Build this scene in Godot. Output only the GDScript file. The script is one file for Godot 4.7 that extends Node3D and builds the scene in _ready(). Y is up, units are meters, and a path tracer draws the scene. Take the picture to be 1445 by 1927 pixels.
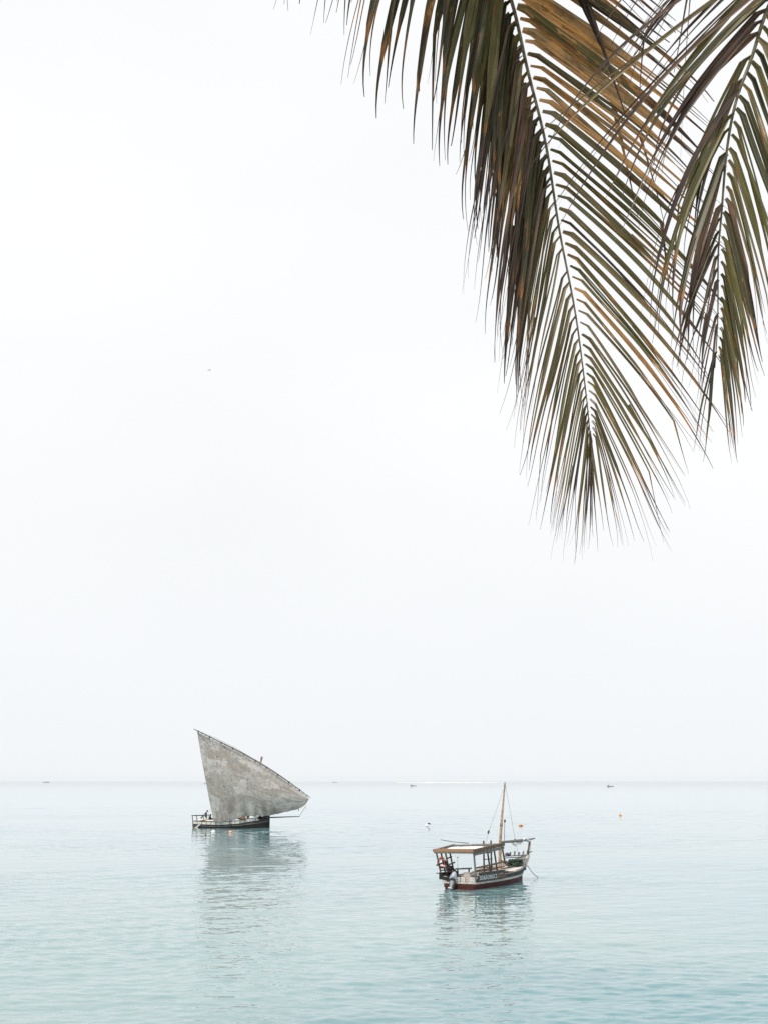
extends Node3D
# A hazy tropical bay: a lateen dhow and a moored motor dhow on pale turquoise water, a coconut palm leaning over the shore.

var rng := RandomNumberGenerator.new()
var M := {}
var used := {}

# ------------------------------------------------------------------ entry
func _ready() -> void:
	rng.seed = 20240611
	# camera: eye 6.8 m above the water, tilted up
	var cam := Camera3D.new()
	cam.name = "camera"
	cam.fov = 36.757
	cam.position = Vector3(0, 6.8, 0)
	cam.rotation_degrees = Vector3(9.889, 0, 0)
	cam.near = 0.1
	cam.far = 60000.0
	add_child(cam)
	cam.current = true
	# overcast sky, a veil of bright cloud
	var env := Environment.new()
	env.background_mode = Environment.BG_SKY
	var sky := Sky.new()
	var sm := PanoramaSkyMaterial.new()
	sm.panorama = sky_picture()
	sky.sky_material = sm
	env.sky = sky
	env.background_energy_multiplier = 1.0
	env.tonemap_mode = Environment.TONE_MAPPER_LINEAR
	env.tonemap_exposure = 1.0
	env.sdfgi_enabled = true
	env.ssao_enabled = true
	env.ssil_enabled = true
	var we := WorldEnvironment.new()
	we.name = "world_environment"
	we.environment = env
	add_child(we)
	# thin sea haze
	env.fog_enabled = true
	env.fog_density = 0.000006
	env.fog_light_color = Color(0.93, 0.96, 0.98)
	# veiled sun, high, behind the camera and to the left
	var sun := DirectionalLight3D.new()
	sun.name = "sun"
	sun.light_color = Color(1.0, 0.95, 0.87)
	sun.light_energy = 0.85
	sun.light_angular_distance = 5.0
	sun.shadow_enabled = true
	sun.sky_mode = DirectionalLight3D.SKY_MODE_LIGHT_ONLY
	sun.rotation_degrees = Vector3(-52, -38, 0)
	add_child(sun)

	make_materials()
	make_sea()
	make_beach()
	make_sandbank()
	make_sail_dhow()
	make_motor_dhow()
	make_small_things()
	make_palm()

# ------------------------------------------------------------------ bookkeeping
func numbered(called: String) -> String:
	var n: int = used.get(called, 0)
	used[called] = n + 1
	return called if n == 0 else "%s_%03d" % [called, n]

func tag(o: Node3D, label := "", category := "", group := "", kind := "") -> Node3D:
	if label != "": o.set_meta("label", label)
	if category != "": o.set_meta("category", category)
	if group != "": o.set_meta("group", group)
	if kind != "": o.set_meta("kind", kind)
	return o

func thing(called: String, label: String, category: String, where: Vector3, turn := 0.0, group := "") -> Node3D:
	var o := Node3D.new()
	o.name = numbered(called)
	o.position = where
	o.rotation.y = turn
	add_child(o)
	return tag(o, label, category, group)

func obj(called: String, mesh: Mesh, mat: Material, parent: Node = null) -> MeshInstance3D:
	var o := MeshInstance3D.new()
	if parent == null:
		o.name = numbered(called)
	else:
		var k := 0
		var nm := called
		while parent.has_node(NodePath(nm)):
			k += 1
			nm = "%s_%03d" % [called, k]
		o.name = nm
	o.mesh = mesh
	o.material_override = mat
	if parent == null: add_child(o, true)
	else: parent.add_child(o, true)
	return o

# ------------------------------------------------------------------ mesh helpers
func mb() -> SurfaceTool:
	var st := SurfaceTool.new()
	st.begin(Mesh.PRIMITIVE_TRIANGLES)
	st.set_smooth_group(-1)
	return st

func done(st: SurfaceTool) -> ArrayMesh:
	st.generate_normals()
	return st.commit()

func quad(st: SurfaceTool, a: Vector3, b: Vector3, c: Vector3, d: Vector3) -> void:
	for p: Vector3 in [a, b, c, a, c, d]: st.add_vertex(p)

# a bevelled bar from a to b, w across (sideways) and h along up
func bar(st: SurfaceTool, a: Vector3, b: Vector3, w: float, h: float, up := Vector3.UP) -> void:
	st.set_smooth_group(-1)
	var f := (b - a).normalized()
	var s := f.cross(up)
	if s.length() < 0.01: s = f.cross(Vector3.RIGHT)
	s = s.normalized()
	var u := s.cross(f).normalized()
	var e: float = minf(w, h) * 0.16
	var prof: Array[Vector2] = [Vector2(-w / 2 + e, -h / 2), Vector2(w / 2 - e, -h / 2), Vector2(w / 2, -h / 2 + e), Vector2(w / 2, h / 2 - e), Vector2(w / 2 - e, h / 2), Vector2(-w / 2 + e, h / 2), Vector2(-w / 2, h / 2 - e), Vector2(-w / 2, -h / 2 + e)]
	var ra: Array[Vector3] = []
	var rb: Array[Vector3] = []
	for p: Vector2 in prof:
		ra.append(a + s * p.x + u * p.y)
		rb.append(b + s * p.x + u * p.y)
	for i in 8:
		var j := (i + 1) % 8
		quad(st, ra[i], ra[j], rb[j], rb[i])
	for i in range(1, 7):
		for p: Vector3 in [ra[0], ra[i + 1], ra[i]]: st.add_vertex(p)
		for p: Vector3 in [rb[0], rb[i], rb[i + 1]]: st.add_vertex(p)

func block(st: SurfaceTool, c: Vector3, size: Vector3) -> void:
	bar(st, c - Vector3(size.x / 2, 0, 0), c + Vector3(size.x / 2, 0, 0), size.z, size.y)

func tube(st: SurfaceTool, pts: Array, radii: Array, sides := 8) -> void:
	st.set_smooth_group(0)
	var rings: Array = []
	var n := pts.size()
	var s := Vector3.ZERO
	for i in n:
		var f: Vector3 = (pts[mini(i + 1, n - 1)] - pts[maxi(i - 1, 0)]).normalized()
		if i == 0:
			s = f.cross(Vector3.UP)
			if s.length() < 0.05: s = f.cross(Vector3.RIGHT)
		s = (s - f * s.dot(f)).normalized()
		var u := f.cross(s)
		var ring: Array[Vector3] = []
		for k in sides:
			var a := TAU * k / sides
			var r: float = radii[i] if radii.size() == n else radii[0]
			ring.append(pts[i] + (s * cos(a) + u * sin(a)) * r)
		rings.append(ring)
	for i in n - 1:
		for k in sides:
			var j := (k + 1) % sides
			quad(st, rings[i][k], rings[i + 1][k], rings[i + 1][j], rings[i][j])
	st.set_smooth_group(-1)
	for k in sides:
		var j := (k + 1) % sides
		for p: Vector3 in [pts[0], rings[0][k], rings[0][j]]: st.add_vertex(p)
		for p: Vector3 in [pts[n - 1], rings[n - 1][j], rings[n - 1][k]]: st.add_vertex(p)

func ellipsoid(st: SurfaceTool, c: Vector3, r: Vector3, lumpy := 0.0, seed_ := 1, rows := 8, cols := 12) -> void:
	st.set_smooth_group(0)
	var nz := FastNoiseLite.new()
	nz.seed = seed_
	nz.frequency = 0.9
	var at := func(i: int, j: int) -> Vector3:
		var a := PI * i / rows
		var b := TAU * (j % cols) / cols
		var d := Vector3(sin(a) * cos(b), cos(a), sin(a) * sin(b))
		var k := 1.0 + lumpy * nz.get_noise_3dv(d * 1.6)
		return c + d * r * k
	for i in rows:
		for j in cols:
			quad(st, at.call(i, j), at.call(i, j + 1), at.call(i + 1, j + 1), at.call(i + 1, j))

func one_bar(called: String, parent: Node, mat: Material, a: Vector3, b: Vector3, w: float, h: float, up := Vector3.UP) -> MeshInstance3D:
	var st := mb()
	bar(st, a, b, w, h, up)
	return obj(called, done(st), mat, parent)

func one_tube(called: String, parent: Node, mat: Material, pts: Array, radii: Array, sides := 8) -> MeshInstance3D:
	var st := mb()
	tube(st, pts, radii, sides)
	return obj(called, done(st), mat, parent)

func lerp_table(t: float, xs: Array, ys: Array) -> float:
	if t <= xs[0]: return ys[0]
	for i in range(1, xs.size()):
		if t <= xs[i]:
			var k: float = (t - xs[i - 1]) / (xs[i] - xs[i - 1])
			k = k * k * (3.0 - 2.0 * k) * 0.5 + k * 0.5
			return lerpf(ys[i - 1], ys[i], k)
	return ys[ys.size() - 1]

# ------------------------------------------------------------------ materials
func lin(r: float, g: float, b: float) -> Color:
	return Color(r, g, b).linear_to_srgb()

func noise_tex(stops: Array, freq: float, seed_: int, octaves := 5, size := 256, kind := FastNoiseLite.TYPE_SIMPLEX_SMOOTH) -> NoiseTexture2D:
	var n := FastNoiseLite.new()
	n.noise_type = kind
	n.seed = seed_
	n.frequency = freq
	n.fractal_octaves = octaves
	var g := Gradient.new()
	var offs := PackedFloat32Array()
	var cols := PackedColorArray()
	for s: Array in stops:
		offs.append(s[0])
		cols.append(s[1])
	g.offsets = offs
	g.colors = cols
	var t := NoiseTexture2D.new()
	t.width = size
	t.height = size
	t.seamless = true
	t.noise = n
	t.color_ramp = g
	return t

func mat(called: String, stops: Array, scale: Vector3, rough: float, seed_: int, freq := 0.02) -> StandardMaterial3D:
	var m := StandardMaterial3D.new()
	m.resource_name = called
	m.albedo_texture = noise_tex(stops, freq, seed_)
	m.uv1_triplanar = true
	m.uv1_scale = scale
	m.roughness = rough
	m.metallic_specular = 0.35
	M[called] = m
	return m

func plain(called: String, c: Color, rough := 0.8) -> StandardMaterial3D:
	var m := StandardMaterial3D.new()
	m.resource_name = called
	m.albedo_color = c
	m.roughness = rough
	m.metallic_specular = 0.35
	M[called] = m
	return m

func make_materials() -> void:
	mat("orange_wood", [[0.2, lin(.16, .08, .045)], [0.5, lin(.33, .19, .115)], [0.8, lin(.46, .3, .2)]], Vector3(.6, 3, 3), 0.75, 3)
	mat("brown_wood", [[0.2, lin(.05, .035, .027)], [0.5, lin(.14, .095, .068)], [0.8, lin(.25, .18, .14)]], Vector3(.8, 2.5, 2.5), 0.8, 5)
	mat("grey_wood", [[0.2, lin(.06, .06, .06)], [0.5, lin(.17, .165, .16)], [0.8, lin(.33, .32, .3)]], Vector3(.8, 3, 3), 0.85, 7)
	mat("dark_wood", [[0.2, lin(.018, .016, .016)], [0.5, lin(.045, .04, .037)], [0.8, lin(.12, .105, .09)]], Vector3(.7, 2.5, 2.5), 0.75, 9)
	mat("black_wood", [[0.2, lin(.012, .012, .013)], [0.55, lin(.026, .026, .027)], [0.85, lin(.07, .07, .07)]], Vector3(.4, 2, 2), 0.7, 10)
	mat("slate_paint", [[0.2, lin(.02, .023, .025)], [0.5, lin(.055, .062, .065)], [0.8, lin(.16, .17, .17)]], Vector3(.5, 2.2, 2.2), 0.75, 11)
	mat("red_paint", [[0.2, lin(.03, .01, .009)], [0.5, lin(.085, .022, .018)], [0.8, lin(.14, .045, .035)]], Vector3(.5, 1.5, 1.5), 0.6, 13)
	mat("white_paint", [[0.2, lin(.26, .24, .225)], [0.45, lin(.55, .535, .515)], [0.8, lin(.7, .69, .67)]], Vector3(.6, 2.2, 2.2), 0.7, 15)
	mat("worn_white", [[0.15, lin(.12, .1, .085)], [0.3, lin(.5, .48, .46)], [0.5, lin(.74, .72, .7)], [0.8, lin(.8, .79, .77)]], Vector3(.7, 2, 2), 0.8, 17)
	mat("deck_wood", [[0.2, lin(.28, .25, .23)], [0.5, lin(.58, .54, .51)], [0.8, lin(.74, .71, .68)]], Vector3(.4, 2, 2.5), 0.85, 19)
	mat("spar_wood", [[0.2, lin(.2, .125, .085)], [0.5, lin(.38, .25, .175)], [0.8, lin(.5, .36, .27)]], Vector3(2, 0.6, 2), 0.75, 21)
	mat("white_cloth", [[0.2, lin(.5, .49, .46)], [0.5, lin(.74, .73, .7)], [0.8, lin(.82, .81, .79)]], Vector3(1, 1, 1), 0.95, 23)
	mat("net_green", [[0.2, lin(.012, .02, .016)], [0.5, lin(.04, .075, .055)], [0.8, lin(.13, .2, .16)]], Vector3(3, 3, 3), 0.95, 25, 0.06)
	mat("sand", [[0.2, lin(.36, .3, .22)], [0.5, lin(.48, .41, .31)], [0.8, lin(.56, .5, .4)]], Vector3(.3, .3, .3), 0.95, 27)
	mat("bark", [[0.2, lin(.07, .06, .05)], [0.5, lin(.19, .165, .14)], [0.8, lin(.3, .27, .24)]], Vector3(1, 4, 1), 0.95, 29)
	mat("brown_cloth", [[0.2, lin(.12, .06, .03)], [0.5, lin(.3, .16, .07)], [0.8, lin(.42, .26, .14)]], Vector3(2, 2, 2), 0.95, 31)
	mat("engine_cowl", [[0.2, lin(.3, .34, .42)], [0.5, lin(.44, .5, .62)], [0.8, lin(.55, .6, .7)]], Vector3(1.5, 1.5, 1.5), 0.4, 33)
	plain("engine_grey", lin(.3, .32, .35), 0.4)
	plain("engine_black", lin(.015, .015, .017), 0.5)
	mat("rachis", [[0.2, lin(.06, .06, .04)], [0.5, lin(.125, .125, .09)], [0.8, lin(.22, .215, .175)]], Vector3(4, 4, 4), 0.55, 35)
	plain("steel", lin(.45, .45, .45), 0.35).metallic = 0.7
	plain("rope_dark", lin(.05, .07, .075), 0.9)
	plain("rope_pale", lin(.3, .3, .29), 0.9)
	plain("black_cloth", lin(.016, .015, .018), 0.95)
	plain("maroon_cloth", lin(.06, .014, .014), 0.95)
	plain("slate_cloth", lin(.03, .038, .042), 0.95)
	plain("pink_cloth", lin(.35, .16, .15), 0.95)
	plain("plum_cloth", lin(.045, .03, .04), 0.95)
	plain("blue_cloth", lin(.05, .09, .22), 0.95)
	plain("skin", lin(.05, .028, .02), 0.6)
	plain("hair", lin(.007, .006, .006), 0.9)
	plain("eye", lin(.3, .28, .26), 0.3)
	plain("ring_orange", lin(.72, .09, .03), 0.55)
	plain("ring_red", lin(.28, .018, .02), 0.55)
	plain("buoy_orange", lin(.75, .3, .1), 0.5)
	plain("buoy_pink", lin(.7, .38, .3), 0.5)
	plain("white_plastic", lin(.8, .8, .8), 0.4)
	plain("straw_plastic", lin(.62, .42, .24), 0.5)
	plain("far_boat", lin(.3, .32, .33), 0.8)
	plain("dark_stub", lin(.04, .045, .05), 0.8)
	plain("bird_feather", lin(.04, .04, .045), 0.9)
	plain("letter_paint", lin(.5, .54, .55), 0.7)

# ------------------------------------------------------------------ sky
func sky_picture() -> ImageTexture:
	var w := 512
	var h := 256
	var img := Image.create(w, h, false, Image.FORMAT_RGBAF)
	var n := FastNoiseLite.new()
	n.seed = 8
	n.frequency = 1.3
	n.fractal_octaves = 5
	for j in h:
		var el := PI * (0.5 - (j + 0.5) / h)
		var up: float = maxf(sin(el), 0.0)
		# thin stratus: pale blue-white low down, brighter higher up
		var base := Vector3(0.885, 0.92, 0.952).lerp(Vector3(0.966, 0.976, 0.988), clampf(up / 0.2, 0.0, 1.0) ** 0.7)
		base = base * (1.0 + 0.012 * smoothstep(0.1, 0.45, up) + 0.4 * smoothstep(0.5, 0.85, up))
		for i in w:
			var a := TAU * (i + 0.5) / w
			var d := Vector3(cos(el) * cos(a), sin(el) * 2.4, cos(el) * sin(a))
			var v := n.get_noise_3dv(d * 1.5) * 0.045 + n.get_noise_3dv(d * 4.0 + Vector3(9, 2, 4)) * 0.012
			v *= smoothstep(0.01, 0.2, up)
			var c := base * (1.0 + v)
			c.x *= 1.0 + v * 0.25
			img.set_pixel(i, j, Color(c.x, c.y, c.z, 1.0))
	return ImageTexture.create_from_image(img)

# ------------------------------------------------------------------ sea
func make_sea() -> void:
	# rows reach outwards from the shore, columns fan out; the middle of the fan carries wind ripples as real relief
	var rows := PackedFloat32Array()
	var d := 10.0
	while d < 22000.0:
		rows.append(d)
		var step := 0.13
		if d < 36.0: step = 0.6
		elif d < 60.0: step = 0.13 + (d - 36.0) * 0.006
		elif d < 400.0: step = 0.27 + (d - 60.0) * 0.006
		else: step = d * 0.009
		d += step
	var half := 0.35
	var cols := 420
	var us := PackedFloat32Array()
	for u: float in [-9.0, -5.0, -3.0, -2.0, -1.4, -1.0, -0.75, -0.55, -0.43]: us.append(u)
	var wing := us.size()
	for i in cols + 1: us.append(-half + 2.0 * half * i / cols)
	for u: float in [0.43, 0.55, 0.75, 1.0, 1.4, 2.0, 3.0, 5.0, 9.0]: us.append(u)
	var nc := us.size()
	var nr := rows.size()
	# wind-sea: many small waves, crests mostly parallel to the shore
	var r := RandomNumberGenerator.new()
	r.seed = 77
	var N := 44
	var kx := PackedFloat32Array()
	var kz := PackedFloat32Array()
	var ph := PackedFloat32Array()
	var slope := PackedFloat32Array()
	var wl := PackedFloat32Array()
	for i in N:
		var l: float = 0.3 * pow(40.0, (i + r.randf() * 0.7) / N)
		var th := (r.randf() + r.randf() - 1.0) * 1.35 + 0.15
		var k := TAU / l
		kx.append(k * sin(th))
		kz.append(k * cos(th))
		ph.append(r.randf() * TAU)
		wl.append(l)
		var s := 0.0185
		if l > 1.2: s *= pow(1.2 / l, 0.8)
		slope.append(s)
	var gust := FastNoiseLite.new()
	gust.seed = 5
	gust.frequency = 0.02
	gust.fractal_octaves = 3
	var bed := FastNoiseLite.new()
	bed.seed = 12
	bed.frequency = 0.012
	bed.fractal_octaves = 4
	var V := PackedVector3Array()
	var NN := PackedVector3Array()
	var C := PackedColorArray()
	V.resize(nr * nc)
	NN.resize(nr * nc)
	C.resize(nr * nc)
	var hh := PackedFloat32Array()
	var sx := PackedFloat32Array()
	var sz := PackedFloat32Array()
	hh.resize(cols + 1)
	sx.resize(cols + 1)
	sz.resize(cols + 1)
	for j in nr:
		var D := rows[j]
		var z := -D
		var gap: float = (rows[mini(j + 1, nr - 1)] - rows[maxi(j - 1, 0)]) * 0.5
		hh.fill(0.0)
		sx.fill(0.0)
		sz.fill(0.0)
		var dx := D * 2.0 * half / cols
		var x0 := -D * half
		for w in N:
			var l := wl[w]
			var amp: float = slope[w] * l / TAU
			var keep: float = clampf((l / maxf(gap * abs(kz[w]) * l / TAU, 0.001) - 1.1) / 1.2, 0.0, 1.0)
			keep *= 1.0 - 0.3 * smoothstep(400.0, 2200.0, D)
			if keep <= 0.0: continue
			var ang := fmod(kx[w] * x0 + kz[w] * z + ph[w], TAU)
			var sn := sin(ang)
			var cs := cos(ang)
			var cd := cos(kx[w] * dx)
			var sd := sin(kx[w] * dx)
			var a := amp * keep
			var ax := a * kx[w]
			var az := a * kz[w]
			for i in cols + 1:
				hh[i] += a * sn
				sx[i] += ax * cs
				sz[i] += az * cs
				var t := sn * cd + cs * sd
				cs = cs * cd - sn * sd
				sn = t
		for i in nc:
			var x := D * us[i]
			var at := j * nc + i
			var y := 0.0
			var nrm := Vector3.UP
			var q := i - wing
			if q >= 0 and q <= cols:
				var g := 1.0 + 1.05 * gust.get_noise_2d(x * 0.45, z * 0.9)
				y = hh[q] * g
				nrm = Vector3(-sx[q] * g, 1.0, -sz[q] * g).normalized()
			V[at] = Vector3(x, y, z)
			NN[at] = nrm
			# the water's own colour: turquoise over sand, bluer and greener patches over weed and deeper bottom
			var b := bed.get_noise_2d(x, z * 0.7)
			var b2 := bed.get_noise_2d(x * 3.1 + 500.0, z * 2.2)
			var c := Vector3(0.115, 0.26, 0.315).lerp(Vector3(0.17, 0.285, 0.3), clampf(0.5 + b * 1.3, 0.0, 1.0))
			c = c.lerp(Vector3(0.06, 0.18, 0.23), clampf(b2 * 0.9, 0.0, 0.5))
			# a turquoise hole in the sand bottom to the right, a shoal of bare sand to the left
			var hole := exp(-(pow((x - 11.0) / 9.0, 2.0) + pow((z + 44.0) / 15.0, 2.0))) * clampf(0.8 + b2 * 1.2, 0.0, 1.0)
			c = c.lerp(Vector3(0.04, 0.19, 0.225), hole * 0.85)
			var shoal := exp(-(pow((x + 10.0) / 8.0, 2.0) + pow((z + 36.0) / 9.0, 2.0))) * clampf(0.7 + b2 * 1.5, 0.0, 1.0)
			c = c.lerp(Vector3(0.19, 0.23, 0.2), shoal * 0.8)
			C[at] = Color(c.x, c.y, c.z)
	var I := PackedInt32Array()
	I.resize((nr - 1) * (nc - 1) * 6)
	var o := 0
	for j in nr - 1:
		for i in nc - 1:
			var a := j * nc + i
			I[o] = a
			I[o + 1] = a + nc
			I[o + 2] = a + 1
			I[o + 3] = a + 1
			I[o + 4] = a + nc
			I[o + 5] = a + nc + 1
			o += 6
	var arr := []
	arr.resize(Mesh.ARRAY_MAX)
	arr[Mesh.ARRAY_VERTEX] = V
	arr[Mesh.ARRAY_NORMAL] = NN
	arr[Mesh.ARRAY_COLOR] = C
	arr[Mesh.ARRAY_INDEX] = I
	var me := ArrayMesh.new()
	me.add_surface_from_arrays(Mesh.PRIMITIVE_TRIANGLES, arr)
	var m := StandardMaterial3D.new()
	m.resource_name = "sea_water"
	m.vertex_color_use_as_albedo = true
	m.roughness = 0.04
	m.metallic_specular = 0.36
	tag(obj("sea", me, m), "calm pale turquoise sea with fine wind ripples", "", "", "structure")

func make_beach() -> void:
	var st := mb()
	st.set_smooth_group(0)
	var n := FastNoiseLite.new()
	n.seed = 4
	n.frequency = 0.15
	var at := func(i: int, j: int) -> Vector3:
		var x := -60.0 + 120.0 * i / 60.0
		var z := 25.0 - 40.0 * j / 40.0
		var y: float = 5.0 if z > -1.0 else lerpf(5.0, -0.6, clampf((-z - 1.0) / 12.0, 0.0, 1.0))
		return Vector3(x, y + n.get_noise_2d(x, z) * 0.22 - 0.1, z)
	for i in 60:
		for j in 40:
			quad(st, at.call(i, j), at.call(i + 1, j), at.call(i + 1, j + 1), at.call(i, j + 1))
	tag(obj("beach", done(st), M.sand), "pale sand bank at the foot of the palm", "", "", "structure")

func make_sandbank() -> void:
	# a low white sand spit far out, almost on the horizon
	var st := mb()
	st.set_smooth_group(0)
	var n := FastNoiseLite.new()
	n.seed = 31
	n.frequency = 0.012
	var at := func(i: int, j: int) -> Vector3:
		var t := i / 80.0
		var x := lerpf(30.0, 410.0, t)
		var across := j / 6.0 * 2.0 - 1.0
		var env_ := pow(sin(PI * clampf(t, 0.02, 0.98)), 0.5)
		var h: float = (1.6 + 4.5 * maxf(0.0, n.get_noise_2d(x * 1.5, 3.0)) * (1.0 - t)) * env_
		return Vector3(x, h * (1.0 - across * across) - 0.3, -5200.0 + across * 45.0 * env_)
	for i in 80:
		for j in 6:
			quad(st, at.call(i, j), at.call(i + 1, j), at.call(i + 1, j + 1), at.call(i, j + 1))
	tag(obj("sandbank", done(st), plain("bright_sand", lin(.66, .65, .62), 0.95)), "low white sandbank far out on the horizon", "", "", "structure")

# ------------------------------------------------------------------ hull lofting
# lofts a band of planking on both sides of a hull; outer(x, y) is the half-beam
func hull_band(xs: Array, lo: Callable, hi: Callable, outer: Callable, proud: float, thick: float, sides: Array = [-1.0, 1.0], steps := 3) -> ArrayMesh:
	var st := mb()
	for s: float in sides:
		for i in xs.size() - 1:
			var xa: float = xs[i]
			var xb: float = xs[i + 1]
			var pts_a: Array[Vector3] = []
			var pts_b: Array[Vector3] = []
			var in_a: Array[Vector3] = []
			var in_b: Array[Vector3] = []
			for k in steps + 1:
				var t := float(k) / steps
				var ya: float = lerpf(lo.call(xa), hi.call(xa), t)
				var yb: float = lerpf(lo.call(xb), hi.call(xb), t)
				var za: float = outer.call(xa, ya) + proud
				var zb: float = outer.call(xb, yb) + proud
				pts_a.append(Vector3(xa, ya, s * za))
				pts_b.append(Vector3(xb, yb, s * zb))
				in_a.append(Vector3(xa, ya, s * maxf(za - thick, 0.004)))
				in_b.append(Vector3(xb, yb, s * maxf(zb - thick, 0.004)))
			st.set_smooth_group(0)
			for k in steps:
				if s > 0: quad(st, pts_a[k], pts_a[k + 1], pts_b[k + 1], pts_b[k])
				else: quad(st, pts_a[k], pts_b[k], pts_b[k + 1], pts_a[k + 1])
			st.set_smooth_group(1)
			for k in steps:
				if s > 0: quad(st, in_a[k], in_b[k], in_b[k + 1], in_a[k + 1])
				else: quad(st, in_a[k], in_a[k + 1], in_b[k + 1], in_b[k])
			st.set_smooth_group(-1)
			quad(st, pts_a[steps], in_a[steps], in_b[steps], pts_b[steps])
			quad(st, pts_a[0], pts_b[0], in_b[0], in_a[0])
			if i == 0:
				for k in steps: quad(st, pts_a[k], in_a[k], in_a[k + 1], pts_a[k + 1])
			if i == xs.size() - 2:
				for k in steps: quad(st, pts_b[k], pts_b[k + 1], in_b[k + 1], in_b[k])
	return done(st)

func deck_sheet(xs: Array, y: Callable, outer: Callable, inset: float, thick: float) -> ArrayMesh:
	var st := mb()
	for i in xs.size() - 1:
		var xa: float = xs[i]
		var xb: float = xs[i + 1]
		var ya: float = y.call(xa)
		var yb: float = y.call(xb)
		var za: float = maxf(outer.call(xa, ya) - inset, 0.01)
		var zb: float = maxf(outer.call(xb, yb) - inset, 0.01)
		quad(st, Vector3(xa, ya, -za), Vector3(xb, yb, -zb), Vector3(xb, yb, zb), Vector3(xa, ya, za))
		quad(st, Vector3(xa, ya - thick, -za), Vector3(xa, ya - thick, za), Vector3(xb, yb - thick, zb), Vector3(xb, yb - thick, -zb))
		if i == 0:
			quad(st, Vector3(xa, ya, -za), Vector3(xa, ya, za), Vector3(xa, ya - thick, za), Vector3(xa, ya - thick, -za))
	return done(st)

func span(a: float, b: float, n: int) -> Array:
	var out: Array = []
	for i in n + 1: out.append(lerpf(a, b, float(i) / n))
	return out

# ------------------------------------------------------------------ the sailing dhow
func dhow_half(x: float, y: float) -> float:
	var t: float = clampf(x / (11.3 + 0.02 * y), 0.0, 1.0)
	var g := lerp_table(t, [0.0, 0.12, 0.35, 0.6, 0.78, 0.9, 0.97, 1.0], [0.62, 0.86, 1.0, 0.97, 0.78, 0.46, 0.18, 0.03])
	var b := lerp_table(y, [-0.6, 0.0, 0.5, 1.2, 2.0], [0.9, 1.35, 1.52, 1.6, 1.66])
	return maxf(g * b, 0.03)

func dhow_sheer(x: float) -> float:
	return lerp_table(x, [0.0, 2.0, 4.0, 6.7, 9.5, 10.5, 11.32], [1.0, 0.94, 0.93, 1.06, 1.5, 1.68, 1.86])

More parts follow.
